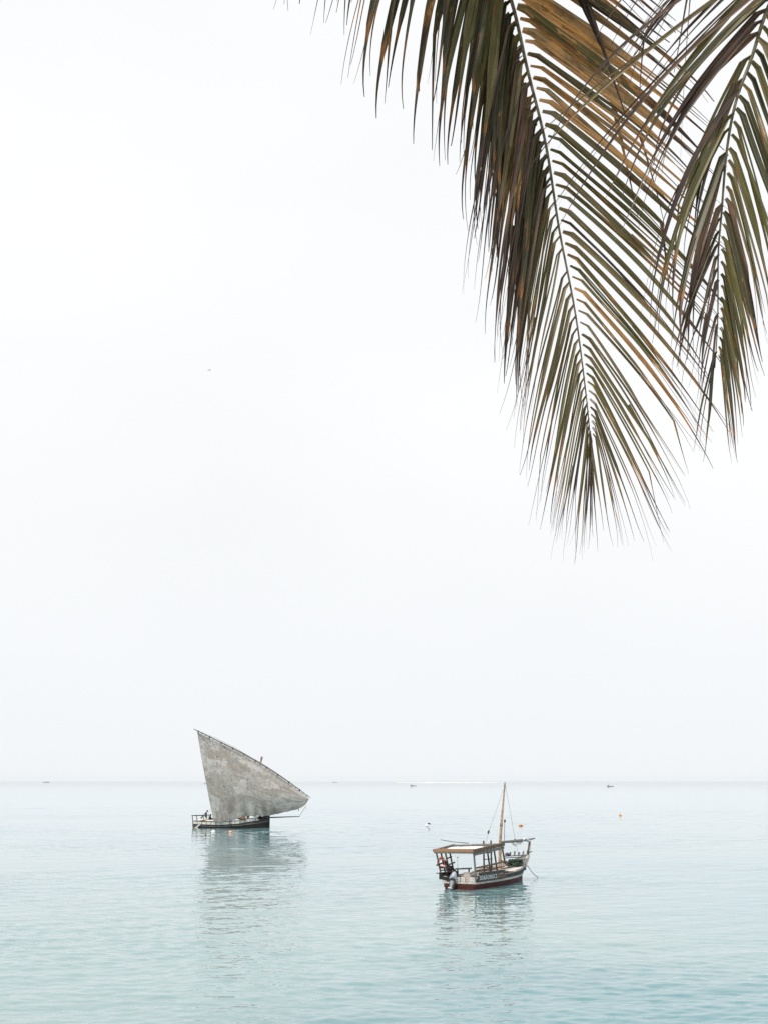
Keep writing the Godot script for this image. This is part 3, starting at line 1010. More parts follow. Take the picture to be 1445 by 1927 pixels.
func make_motor_dhow() -> void:
	var origin := Vector3(4.76, 0, -100.31)
	var turn := deg_to_rad(64.64)
	var bx := basis_of(turn, origin)
	var t := thing("motor_dhow", "weathered wooden motor dhow with red hull, post-held roof and bare mast", "boat", origin, turn)
	var outer := func(x: float, y: float) -> float: return motor_half(x, y)
	var keel := func(_x: float) -> float: return -0.6
	var red := func(x: float) -> float: return 0.34 + 0.1 * pow(clampf(x / 11.4, 0, 1), 3.0)
	var white := func(x: float) -> float: return 0.47 + 0.12 * pow(clampf(x / 11.4, 0, 1), 3.0)
	var sheer := func(x: float) -> float: return motor_sheer(x)
	var xs := span(0.0, 12.3, 50)
	obj("red_bottom", hull_band(span(0.0, 11.35, 50), keel, red, outer, 0.0, 0.1, [-1.0, 1.0], 5), M.red_paint, t)
	obj("white_stripe", hull_band(span(0.0, 11.5, 50), red, white, outer, 0.025, 0.12, [-1.0, 1.0], 1), M.white_paint, t)
	obj("sheer_strake", hull_band(span(0.12, 12.1, 50), white, sheer, outer, 0.0, 0.06), M.slate_paint, t)
	obj("inner_planking", hull_band(span(0.15, 11.9, 50), white, func(x: float) -> float: return motor_sheer(x) - 0.01, outer, -0.065, 0.05), M.deck_wood, t)
	obj("gunwale", hull_band(span(0.12, 12.2, 50), sheer, func(x: float) -> float: return motor_sheer(x) + 0.045, outer, 0.03, 0.14, [-1.0, 1.0], 1), M.grey_wood, t)
	# raised port bulwark and the planks of the high bow
	obj("port_bulwark", hull_band(span(4.4, 12.2, 24), func(x: float) -> float: return motor_sheer(x) + 0.05, func(x: float) -> float: return motor_sheer(x) + 0.05 + 0.24 * smoothstep(4.4, 8.0, x), outer, 0.0, 0.06, [-1.0]), M.deck_wood, t)
	obj("deck", deck_sheet(span(0.1, 9.0, 24), func(_x: float) -> float: return 0.42, outer, 0.12, 0.06), M.deck_wood, t)
	# planks of the light foredeck
	for k in 9:
		var za := lerpf(-1.15, 1.15, k / 9.0)
		var zb := lerpf(-1.15, 1.15, (k + 1) / 9.0)
		var zc := (za + zb) / 2
		var xe := 8.4
		while xe < 12.0 and motor_half(xe, 0.85) - 0.1 > absf(zc) + 0.1: xe += 0.1
		if xe > 8.6:
			one_bar("deck_plank", t, M.white_paint if k % 3 else M.worn_white, Vector3(7.6, 0.78, zc), Vector3(xe, 0.9 + 0.06 * (xe - 8.4) / 3.0, zc), zb - za - 0.02, 0.05)
	# transom boards: red low board, white upper part with notches
	var st := mb()
	for k in 4:
		var ya := lerpf(-0.5, 0.34, k / 4.0)
		var yb := lerpf(-0.5, 0.34, (k + 1) / 4.0)
		bar(st, Vector3(0, (ya + yb) / 2, -motor_half(0.0, (ya + yb) / 2)), Vector3(0, (ya + yb) / 2, motor_half(0.0, (ya + yb) / 2)), 0.09, (yb - ya) - 0.006)
	obj("transom", done(st), M.red_paint, t)
	one_bar("transom_rim", t, M.white_paint, Vector3(-0.01, 0.4, -1.1), Vector3(-0.01, 0.4, 1.1), 0.12, 0.09)
	for b: Array in [[-1.0, 0.34, 0.3], [-0.05, 0.22, 0.26], [0.26, 0.3, 0.3], [0.86, 0.42, 0.27]]:
		var wb := mb()
		bar(wb, Vector3(0.02, 0.46, b[0]), Vector3(0.02, 0.46 + b[2], b[0]), 0.16, b[1], Vector3(0, 0, 1))
		bar(wb, Vector3(0.02, 0.46 + b[2] - 0.02, b[0]), Vector3(0.02, 0.46 + b[2] + 0.05, b[0]), 0.13, b[1] * 0.7, Vector3(0, 0, 1))
		obj("white_knee", done(wb), M.white_paint, t)
	# dark port quarter board
	st = mb()
	bar(st, Vector3(-0.12, 0.78, -1.3), Vector3(1.5, 0.78, -1.36), 0.1, 0.36)
	bar(st, Vector3(-0.16, 0.98, -1.38), Vector3(1.7, 0.96, -1.42), 0.3, 0.05)
	bar(st, Vector3(-0.05, 0.72, -1.25), Vector3(-0.05, 0.62, -0.65), 0.08, 0.22)
	obj("quarter_board", done(st), M.black_wood, t)
	# starboard name board and rail plank
	one_bar("name_board", t, M.dark_wood, Vector3(0.12, 0.68, 1.22), Vector3(4.4, 0.66, 1.39), 0.06, 0.34)
	one_bar("rail_plank", t, M.slate_paint, Vector3(0.3, 0.97, 1.24), Vector3(4.3, 0.96, 1.42), 0.1, 0.2)
	one_bar("name_board_patch", t, M.brown_wood, Vector3(3.05, 0.7, 1.375), Vector3(4.38, 0.69, 1.425), 0.03, 0.3)
	var tm := TextMesh.new()
	var sf := SystemFont.new()
	sf.font_names = PackedStringArray(["Droid Sans"])
	sf.font_weight = 700
	tm.font = sf
	tm.text = "IOKAONSCI"
	tm.font_size = 32
	tm.pixel_size = 0.0105
	tm.depth = 0.015
	var le := obj("lettering", tm, M.letter_paint, t)
	le.transform = Transform3D(Basis(Vector3.UP, deg_to_rad(-2.3)).scaled_local(Vector3(1.5, 1.12, 1)), Vector3(1.66, 0.715, 1.32))
	# roof: orange beam astern, grey planks, white sheet
	one_bar("roof_beam", t, M.orange_wood, Vector3(-0.3, 2.4, -1.62), Vector3(-0.3, 2.45, 1.12), 0.12, 0.21)
	one_bar("roof_beam", t, M.brown_wood, Vector3(-0.36, 2.41, 1.12), Vector3(4.7, 2.68, 1.26), 0.1, 0.23)
	one_bar("roof_beam", t, M.grey_wood, Vector3(-0.2, 2.2, 1.09), Vector3(4.7, 2.44, 1.22), 0.08, 0.17)
	one_bar("roof_beam", t, M.grey_wood, Vector3(-0.36, 2.4, -1.62), Vector3(2.6, 2.64, -1.45), 0.12, 0.14)
	one_bar("roof_beam", t, M.grey_wood, Vector3(-0.3, 2.27, -1.6), Vector3(-0.3, 2.3, 1.06), 0.08, 0.1)
	one_bar("roof_beam", t, M.grey_wood, Vector3(2.5, 2.62, -1.5), Vector3(2.95, 2.66, 1.2), 0.22, 0.1)
	one_bar("roof_beam", t, M.grey_wood, Vector3(4.3, 2.6, -0.9), Vector3(4.55, 2.68, 1.25), 0.12, 0.1)
	one_bar("roof_beam", t, M.grey_wood, Vector3(0.05, 2.46, -1.5), Vector3(0.3, 2.5, -0.9), 0.3, 0.04)
	for k in 6:
		var z := lerpf(-1.3, 1.0, k / 5.0)
		one_bar("roof_slat", t, M.brown_wood, Vector3(-0.25, 2.33, z), Vector3(2.55, 2.53, z), 0.06, 0.06)
	st = mb()
	for i in 6:
		for j in 6:
			var q: Array[Vector3] = []
			for c: Vector2i in [Vector2i(0, 0), Vector2i(1, 0), Vector2i(1, 1), Vector2i(0, 1)]:
				var x := lerpf(0.1, 2.4, (i + c.x) / 6.0)
				var z := lerpf(-1.25, 1.05, (j + c.y) / 6.0)
				q.append(Vector3(x, 2.4 + 0.07 * x + 0.03 * sin(x * 3.0 + z * 2.0), z))
			quad(st, q[0], q[1], q[2], q[3])
			quad(st, q[3] - Vector3(0, .01, 0), q[2] - Vector3(0, .01, 0), q[1] - Vector3(0, .01, 0), q[0] - Vector3(0, .01, 0))
	obj("roof_sheet", done(st), M.white_cloth, t)
	# posts
	one_bar("post", t, M.grey_wood, Vector3(0.1, 0.5, 1.1), Vector3(-0.18, 2.32, 1.08), 0.1, 0.11, Vector3.RIGHT)
	for p: Array in [[-0.28, 0.0], [0.42, 0.72], [1.1, 1.42], [1.8, 2.12]]:
		one_bar("post", t, M.brown_wood, Vector3(p[1], 0.85, -1.25), Vector3(p[0], 2.36 + 0.06 * p[0], -1.47), 0.09, 0.09, Vector3.RIGHT)
	one_bar("side_rail", t, M.dark_wood, Vector3(-0.55, 1.5, -1.33), Vector3(0.5, 1.6, -1.34), 0.06, 0.09)
	one_bar("side_rail", t, M.grey_wood, Vector3(1.0, 1.42, -1.28), Vector3(2.35, 1.55, -1.3), 0.06, 0.1)
	one_bar("side_rail", t, M.dark_wood, Vector3(1.15, 1.84, -1.36), Vector3(2.05, 1.92, -1.38), 0.05, 0.08)
	one_bar("side_rail", t, M.dark_wood, Vector3(-0.05, 1.16, -1.27), Vector3(2.15, 1.1, -1.24), 0.06, 0.07)
	one_bar("side_rail", t, M.brown_wood, Vector3(0.1, 1.36, 1.14), Vector3(4.9, 1.56, 1.3), 0.07, 0.1)
	one_bar("side_rail", t, M.brown_wood, Vector3(0.1, 1.17, 1.06), Vector3(4.7, 1.22, 1.2), 0.06, 0.08)
	# upright frames before the mast
	for p: Array in [[3.45, 0.3, 3.5, 0.3, 2.92], [3.55, 0.5, 3.75, 0.7, 2.4], [4.0, 0.6, 4.05, 0.6, 2.92], [4.1, 0.75, 4.35, 0.95, 2.5]]:
		one_bar("frame_post", t, M.dark_wood if p[4] < 2.6 else M.brown_wood, Vector3(p[2], 0.45, p[3]), Vector3(p[0], p[4], p[1]), 0.09, 0.1, Vector3.RIGHT)
	for y: float in [1.2, 1.72, 2.12]:
		one_bar("rung", t, M.dark_wood, Vector3(3.5, y, 0.35), Vector3(4.1, y + 0.02, 0.65), 0.04, 0.05)
	# mast and stays
	one_tube("mast", t, M.spar_wood, [Vector3(7.1, 0.35, 0), Vector3(7.2, 2.6, 0), Vector3(7.62, 4.4, 0), Vector3(8.24, 6.45, 0)], [0.115, 0.105, 0.08, 0.05], 10)
	one_tube("masthead", t, M.grey_wood, [Vector3(8.22, 6.4, 0), Vector3(8.28, 6.68, 0)], [0.06, 0.045], 8)
	one_tube("mast_collar", t, M.grey_wood, [Vector3(7.45, 3.76, 0), Vector3(7.5, 3.9, 0)], [0.105, 0.105], 10)
	one_tube("shroud", t, M.rope_dark, [Vector3(8.2, 6.4, 0), Vector3(4.9, 3.7, 0.2), Vector3(3.9, 2.75, 0.25)], [0.008], 5)
	one_tube("shroud", t, M.rope_dark, [Vector3(8.24, 6.5, 0.05), Vector3(9.55, 2.85, 0.2), Vector3(9.95, 1.35, 0.35)], [0.008], 5)
	one_tube("halyard", t, M.rope_dark, [Vector3(7.62, 4.1, 0.2), Vector3(7.35, 2.5, 0.25)], [0.018], 5)
	var pu := mb()
	for p: Array in [[Vector3(4.5, 3.32, 0.2), Vector3(4.68, 3.56, 0.2)], [Vector3(7.62, 3.98, 0.2), Vector3(7.66, 4.2, 0.2)], [Vector3(9.55, 2.68, 0.2), Vector3(9.53, 2.85, 0.2)]]:
		tube(pu, [p[0], (p[0] + p[1]) / 2, p[1]], [0.03, 0.075, 0.03], 8)
	obj("pulley_blocks", done(pu), M.dark_wood, t)
	# bow: stem post, uprights and crossbar
	one_bar("stem", t, M.white_paint, Vector3(11.9, 0.95, 0), Vector3(12.5, 1.5, 0), 0.24, 0.36, Vector3.RIGHT)
	one_bar("stem_foot", t, M.slate_paint, Vector3(10.85, -0.1, 0), Vector3(12.05, 1.05, 0), 0.1, 0.16, Vector3.RIGHT)
	one_bar("bow_post", t, M.brown_wood, Vector3(12.45, 1.35, 0.02), Vector3(12.95, 2.56, 0.02), 0.11, 0.13, Vector3.RIGHT)
	one_bar("bow_post", t, M.brown_wood, Vector3(10.1, 1.05, -0.75), Vector3(9.3, 2.45, -0.7), 0.1, 0.11, Vector3.RIGHT)
	one_bar("bow_crossbar", t, M.grey_wood, Vector3(10.0, 1.62, -0.75), Vector3(12.7, 1.62, 0.05), 0.16, 0.06)
	one_bar("bow_crossbar", t, M.brown_wood, Vector3(9.9, 1.5, -0.8), Vector3(12.75, 1.5, 0.05), 0.1, 0.05)
	for k in 6:
		var p := Vector3(10.1, 1.64, -0.72).lerp(Vector3(12.5, 1.64, 0.0), k / 5.0)
		one_bar("bow_peg", t, M.brown_wood if k % 2 else M.grey_wood, p, p + Vector3(0.05, 0.2 + 0.05 * (k % 3), 0.02), 0.1, 0.1, Vector3.RIGHT)
	one_bar("bow_peg", t, M.grey_wood, Vector3(12.5, 1.68, 0), Vector3(13.1, 1.86, 0.12), 0.05, 0.06)
	# yard with the furled white sail, resting from the roof to the bow
	one_tube("yard", t, M.grey_wood, [Vector3(4.3, 2.82, 1.22), Vector3(7.0, 2.76, 0.86), Vector3(10.2, 2.7, 0.4), Vector3(12.6, 2.68, 0.05), Vector3(14.05, 2.72, 0.0)], [0.07, 0.09, 0.11, 0.07, 0.045], 8)
	var fu: Array = []
	var fr: Array = []
	for i in 19:
		var q := i / 18.0
		fu.append(Vector3(lerpf(7.6, 13.1, q), 2.62 - 0.12 * sin(q * 7.0) - 0.06 * sin(q * 17.0), lerpf(0.75, 0.06, q) + 0.05 * sin(q * 11.0)))
		fr.append(0.06 + 0.045 * absf(sin(q * 9.0 + 0.6)) * (0.3 if q < 0.3 else 1.0))
	one_tube("furled_sail", t, M.white_cloth, fu, fr, 8)
	one_tube("hanging_rope", t, M.rope_pale, [Vector3(13.0, 2.5, 0.06), Vector3(12.8, 2.1, 0.15), Vector3(12.7, 1.8, 0.1)], [0.015], 5)
	# mooring rope that slants to the water
	var rp: Array = []
	for i in 9:
		var q := i / 8.0
		rp.append(Vector3(12.2, 0.98, 0.06).lerp(Vector3(14.1, -0.1, 0.5), q) - Vector3(0, 0.22 * sin(PI * q), 0))
	one_tube("mooring_rope", t, M.rope_dark, rp, [0.02], 6)
	# planks lying across the waist and braces
	one_bar("thwart", t, M.brown_wood, Vector3(4.6, 0.8, -1.0), Vector3(11.2, 0.98, 0.35), 0.1, 0.07)
	one_bar("thwart", t, M.grey_wood, Vector3(2.0, 0.7, -1.2), Vector3(2.1, 0.7, 1.2), 0.3, 0.06)
	one_bar("thwart", t, M.deck_wood, Vector3(5.4, 0.72, -1.2), Vector3(5.5, 0.72, 1.25), 0.4, 0.06)
	one_bar("brace", t, M.dark_wood, Vector3(8.5, 0.95, 0.2), Vector3(7.9, 1.5, -0.25), 0.05, 0.07)
	one_bar("brace", t, M.dark_wood, Vector3(9.1, 0.98, 0.1), Vector3(8.6, 1.42, -0.3), 0.05, 0.06)
	# engine box and bench astern
	st = mb()
	bar(st, Vector3(0.75, 0.45, 0.28), Vector3(0.75, 1.0, 0.28), 0.5, 0.42, Vector3.RIGHT)
	bar(st, Vector3(0.75, 1.0, 0.28), Vector3(0.75, 1.03, 0.28), 0.54, 0.46, Vector3.RIGHT)
	obj("locker", done(st), M.deck_wood, t)
	one_bar("bench", t, M.grey_wood, Vector3(0.9, 1.22, -0.65), Vector3(1.35, 1.25, 0.3), 0.28, 0.09)
	one_bar("bench_leg", t, M.dark_wood, Vector3(1.25, 0.45, 0.15), Vector3(1.25, 1.2, 0.15), 0.08, 0.08, Vector3.RIGHT)
	one_bar("bench_leg", t, M.dark_wood, Vector3(0.95, 0.45, -0.5), Vector3(0.95, 1.2, -0.5), 0.08, 0.08, Vector3.RIGHT)
	one_tube("antenna", t, M.steel, [Vector3(2.6, 0.7, -1.2), Vector3(2.62, 1.85, -1.2)], [0.014], 5)
	one_bar("antenna_head", t, M.steel, Vector3(2.5, 1.87, -1.2), Vector3(2.76, 1.87, -1.2), 0.06, 0.05)
	make_outboard(t)
	# things on the boat
	var po := mb()
	tube(po, [Vector3(-1.3, 0.24, -0.2), Vector3(0.2, 0.06, 0.0), Vector3(2.0, -0.09, 0.4)], [0.022, 0.028, 0.03], 6)
	put("long_pole", done(po), M.grey_wood, bx, Vector3(1.1, 2.84, -1.0), "long thin grey pole lying across the motor dhow's roof", "pole")
	var ne := mb()
	ellipsoid(ne, Vector3(0, 0.12, 0), Vector3(0.8, 0.2, 0.42), 1.3, 5, 14, 20)
	ellipsoid(ne, Vector3(-0.55, 0.08, 0.15), Vector3(0.45, 0.16, 0.3), 1.3, 8, 10, 14)
	for k in 60:
		var a := k * 2.4
		var c := Vector3(0.85 * cos(a) * rng.randf(), 0.2 + 0.15 * rng.randf(), 0.35 * sin(a))
		var loop: Array = []
		for q in 9: loop.append(c + Vector3(0.16 * cos(q * 0.8 + a), 0.09 * sin(q * 1.1), 0.15 * sin(q * 0.8 + a)))
		tube(ne, loop, [0.01 + 0.014 * rng.randf()], 5)
	var net := put("fishing_net", done(ne), M.net_green, bx, Vector3(10.7, 0.98, -0.2), "dark green fishing net heaped in the bow of the motor dhow", "fishing net")
	net.rotate_object_local(Vector3.UP, 0.25)
	var bl := mb()
	ellipsoid(bl, Vector3(0, 0.08, 0), Vector3(0.2, 0.12, 0.12), 0.7, 12)
	put("blue_cloth", done(bl), M.blue_cloth, bx, Vector3(10.35, 1.64, -0.66), "small dark blue cloth over the bow crossbar", "cloth")
	# the life ring on the port posts
	var ring := thing("life_ring", "orange life ring with white bands tied to a port-side post", "life ring", bx * Vector3(0.18, 1.62, -1.3), turn + 0.25)
	for k in 8:
		var rs := mb()
		var seg: Array = []
		var a0 := TAU * k / 8.0
		var wide := 0.62 if k % 2 == 0 else 0.165
		for q in 7:
			var a := a0 + (q / 6.0 - 0.5) * 2.0 * wide
			seg.append(Vector3(0, 0.29 * sin(a), 0.23 * cos(a)))
		tube(rs, seg, [0.072], 9)
		obj("ring_segment" if k % 2 == 0 else "white_band", done(rs), M.white_plastic if k % 2 else (M.ring_red if k == 6 else M.ring_orange), ring)
	# the person at the stern
	person("person", "person in dark clothes sitting at the stern behind the outboard engine", bx * Vector3(0.5, 0.62, -0.78), turn + deg_to_rad(-128.0), {
		"hip": Vector3(0, 0.34, 0), "chest": Vector3(0.02, 0.68, 0.16), "neck": Vector3(0.04, 0.84, 0.3), "head": Vector3(0.06, 0.96, 0.38), "look": Vector3(0.7, -0.3, 0.5),
		"knee": [Vector3(0.4, 0.42, -0.16), Vector3(0.42, 0.4, 0.14)], "ankle": [Vector3(0.38, 0.02, -0.18), Vector3(0.4, 0.02, 0.14)], "toe": [Vector3(0.56, -0.02, -0.2), Vector3(0.58, -0.02, 0.16)],
		"elbow": [Vector3(0.2, 0.5, -0.2), Vector3(0.16, 0.5, 0.36)], "wrist": [Vector3(0.4, 0.5, -0.12), Vector3(0.38, 0.46, 0.26)]}, M.plum_cloth, M.black_cloth)

func make_outboard(t: Node3D) -> void:
	# tilted outboard on the transom: rounded blue-grey cowl, leg, gearcase, propeller
	var o := obj("outboard_cowl", cowl(), M.engine_cowl, t)
	o.position = Vector3(-0.3, 0.5, -0.36)
	o.scale = Vector3.ONE * 1.12
	o.rotation = Vector3(0.22, 0.25, -0.35)
	var st := mb()
	bar(st, Vector3(0.0, 0.12, 0), Vector3(-0.02, 0.02, 0), 0.3, 0.36, Vector3.RIGHT)
	obj("engine_tray", done(st), M.engine_black, o)
	st = mb()
	tube(st, [Vector3(0.0, 0.05, 0), Vector3(-0.02, -0.2, 0), Vector3(-0.03, -0.45, 0)], [0.15, 0.1, 0.075], 10)
	obj("engine_leg", done(st), M.engine_grey, o)
	st = mb()
	bar(st, Vector3(0.2, 0.05, -0.12), Vector3(0.2, -0.4, -0.12), 0.1, 0.16, Vector3.RIGHT)
	bar(st, Vector3(0.2, 0.05, 0.12), Vector3(0.2, -0.4, 0.12), 0.1, 0.16, Vector3.RIGHT)
	bar(st, Vector3(0.05, -0.05, 0.16), Vector3(0.05, -0.5, 0.14), 0.1, 0.12, Vector3.RIGHT)
	obj("clamp_bracket", done(st), M.engine_black, o)
	st = mb()
	bar(st, Vector3(-0.32, -0.46, 0), Vector3(0.1, -0.44, 0), 0.24, 0.03)
	tube(st, [Vector3(0.1, -0.62, 0), Vector3(0.0, -0.63, 0), Vector3(-0.2, -0.63, 0), Vector3(-0.3, -0.62, 0)], [0.02, 0.06, 0.065, 0.03], 10)
	bar(st, Vector3(-0.05, -0.45, 0), Vector3(-0.06, -0.6, 0), 0.05, 0.18, Vector3.RIGHT)
	obj("gearcase", done(st), M.white_plastic, o)
	st = mb()
	for k in 3:
		var a := TAU * k / 3.0
		var r := Vector3(0, cos(a), sin(a))
		bar(st, Vector3(-0.32, -0.62, 0) + r * 0.03, Vector3(-0.34, -0.62, 0) + r * 0.14, 0.02, 0.1, Vector3(0.6, 0.3, 0.2))
	obj("propeller", done(st), M.steel, o)
	st = mb()
	tube(st, [Vector3(0.25, 0.1, 0), Vector3(0.7, 0.22, 0.05)], [0.03, 0.025], 7)
	obj("tiller", done(st), M.engine_black, o)

func cowl() -> ArrayMesh:
	var st := mb()
	nets(st, [[Vector3(0.02, 0.24, -0.06), Vector3(0.02, 0.24, 0.06), 0.15, 0.15], [Vector3(0.1, 0.36, 0), Vector3(0.12, 0.46, 0), 0.17, 0.14], [Vector3(-0.1, 0.3, 0), Vector3(-0.06, 0.44, 0), 0.15, 0.13], [Vector3(0, 0.14, -0.06), Vector3(0, 0.14, 0.06), 0.12, 0.12]], 0.03, 0.08)
	return done(st)

# ------------------------------------------------------------------ buoys, far boats, a bird
func make_small_things() -> void:
	var st := mb()
	tube(st, [Vector3(-0.42, 0.12, 0), Vector3(-0.36, 0.12, 0), Vector3(0.36, 0.12, 0), Vector3(0.42, 0.12, 0)], [0.18, 0.26, 0.26, 0.18], 12)
	var b := obj("buoy", done(st), M.buoy_orange)
	b.scale = Vector3.ONE * 0.75
	b.position = Vector3(20.6, 0, -237.5)
	b.rotation.y = 0.2
	tag(b, "orange barrel buoy afloat beyond the motor dhow's mast", "buoy", "buoys on the bay")
	st = mb()
	tube(st, [Vector3(-0.1, 0, 0), Vector3(0.1, 0, 0)], [0.275], 12)
	var band := obj("band", done(st), M.brown_cloth, b)
	band.position = Vector3(0, 0.12, 0)
	st = mb()
	ellipsoid(st, Vector3(0, 0.1, 0), Vector3(0.26, 0.25, 0.26))
	tube(st, [Vector3(0, 0.36, 0), Vector3(0, 0.5, 0)], [0.05, 0.05], 8)
	b = obj("buoy", done(st), M.buoy_orange)
	b.position = Vector3(46.4, 0, -309.0)
	tag(b, "small round orange buoy alone on the open water", "buoy", "buoys on the bay")
	st = mb()
	ellipsoid(st, Vector3(0, 0.08, 0), Vector3(0.26, 0.2, 0.26))
	tube(st, [Vector3(0, 0.25, 0), Vector3(0, 0.36, 0)], [0.04, 0.04], 8)
	b = obj("buoy", done(st), M.buoy_pink)
	b.position = Vector3(-20.3, 0, -208.5)
	tag(b, "pinkish ball float in the sail's reflection below the dhow", "buoy", "buoys on the bay")
	st = mb()
	ellipsoid(st, Vector3(0, 0.08, 0), Vector3(0.28, 0.22, 0.24))
	tube(st, [Vector3(0, 0.27, 0), Vector3(0, 0.36, 0)], [0.04, 0.04], 8)
	b = obj("buoy", done(st), M.white_plastic)
	b.position = Vector3(-22.7, 0, -209.6)
	tag(b, "white ball float beside the sail's reflection below the dhow", "buoy", "buoys on the bay")
	st = mb()
	tube(st, [Vector3(-0.32, 0.08, 0), Vector3(0, 0.16, 0), Vector3(0.32, 0.08, 0)], [0.1, 0.2, 0.1], 10)
	b = obj("buoy", done(st), M.white_plastic)
	b.position = Vector3(6.46, 0, -237.4)
	tag(b, "white float with a dark flag stub left of the motor dhow's mast", "buoy", "buoys on the bay")
	st = mb()
	bar(st, Vector3(0.12, 0.2, 0), Vector3(0.16, 0.5, 0), 0.06, 0.06, Vector3.RIGHT)
	bar(st, Vector3(0.1, 0.42, 0), Vector3(0.5, 0.36, 0), 0.03, 0.2)
	obj("flag_stub", done(st), M.dark_stub, b)
	far_boat(Vector3(33.5, 0, -2033), 8.0, 0.1, "small far boat with a cabin in front of the sandbank", true)
	far_boat(Vector3(262.6, 0, -1848), 8.0, 0.15, "small far boat on the right below the horizon", true)
	far_boat(Vector3(-389, 0, -3388), 15.0, -0.1, "faint far boat just behind the tall sail", false)
	far_boat(Vector3(-1400, 0, -6430), 26.0, 0.1, "faint far boat at the left end of the horizon", false)
	far_boat(Vector3(-200, 0, -6100), 18.0, 0.1, "faint far boat on the horizon between the two dhows", false)
	# a lone bird high in the sky
	var bird := thing("bird", "tiny dark bird gliding in the pale sky above the sail", "bird", Vector3(-17.5, 47.4, -150), 0.6)
	bird.scale = Vector3.ONE * 0.55
	st = mb()
	nets(st, [[Vector3(-0.12, 0, 0), Vector3(0.08, 0.01, 0), 0.02, 0.045], [Vector3(0.08, 0.01, 0), Vector3(0.18, 0.03, 0), 0.04, 0.028], [Vector3(0.18, 0.03, 0), Vector3(0.24, 0.025, 0), 0.02, 0.008], [Vector3(-0.12, 0, 0), Vector3(-0.25, 0, 0), 0.025, 0.02]], 0.016, 0.03)
	obj("body", done(st), M.bird_feather, bird)
	for s: float in [-1.0, 1.0]:
		st = mb()
		quad(st, Vector3(0.08, 0.02, s * 0.02), Vector3(-0.07, 0.02, s * 0.02), Vector3(-0.04, 0.1, s * 0.28), Vector3(0.1, 0.11, s * 0.26))
		quad(st, Vector3(0.1, 0.11, s * 0.26), Vector3(-0.04, 0.1, s * 0.28), Vector3(-0.12, 0.05, s * 0.55), Vector3(-0.08, 0.05, s * 0.56))
		quad(st, Vector3(0.08, 0.005, s * 0.02), Vector3(0.1, 0.095, s * 0.26), Vector3(-0.04, 0.09, s * 0.28), Vector3(-0.07, 0.005, s * 0.02))
		obj("wing", done(st), M.bird_feather, bird)

func far_boat(where: Vector3, length: float, turn: float, label: String, cabin: bool) -> void:
	var t := thing("far_boat", label, "boat", where, turn, "far boats near the horizon")
	var k := length / 8.0
	var half := func(x: float, y: float) -> float:
		var q: float = clampf(x / length, 0, 1)
		return maxf(0.9 * k * pow(sin(PI * (0.12 + 0.86 * q)), 0.7) * (0.8 + 0.2 * y), 0.03)
	obj("hull", hull_band(span(0, length, 12), func(_x: float) -> float: return -0.3, func(x: float) -> float: return k * (0.55 + 0.5 * pow(absf(x / length - 0.35), 2.0)), half, 0.0, 0.15), M.far_boat, t)
	obj("deck", deck_sheet(span(0.1, length - 0.2, 8), func(_x: float) -> float: return 0.3 * k, half, 0.1, 0.05), M.grey_wood, t)
	if cabin:
		var st := mb()
		block(st, Vector3(length * 0.25, 0.95 * k, 0), Vector3(length * 0.24, 1.1 * k, 1.0 * k))
		block(st, Vector3(length * 0.25, 1.55 * k, 0), Vector3(length * 0.3, 0.1 * k, 1.2 * k))
		obj("cabin", done(st), M.far_boat, t)

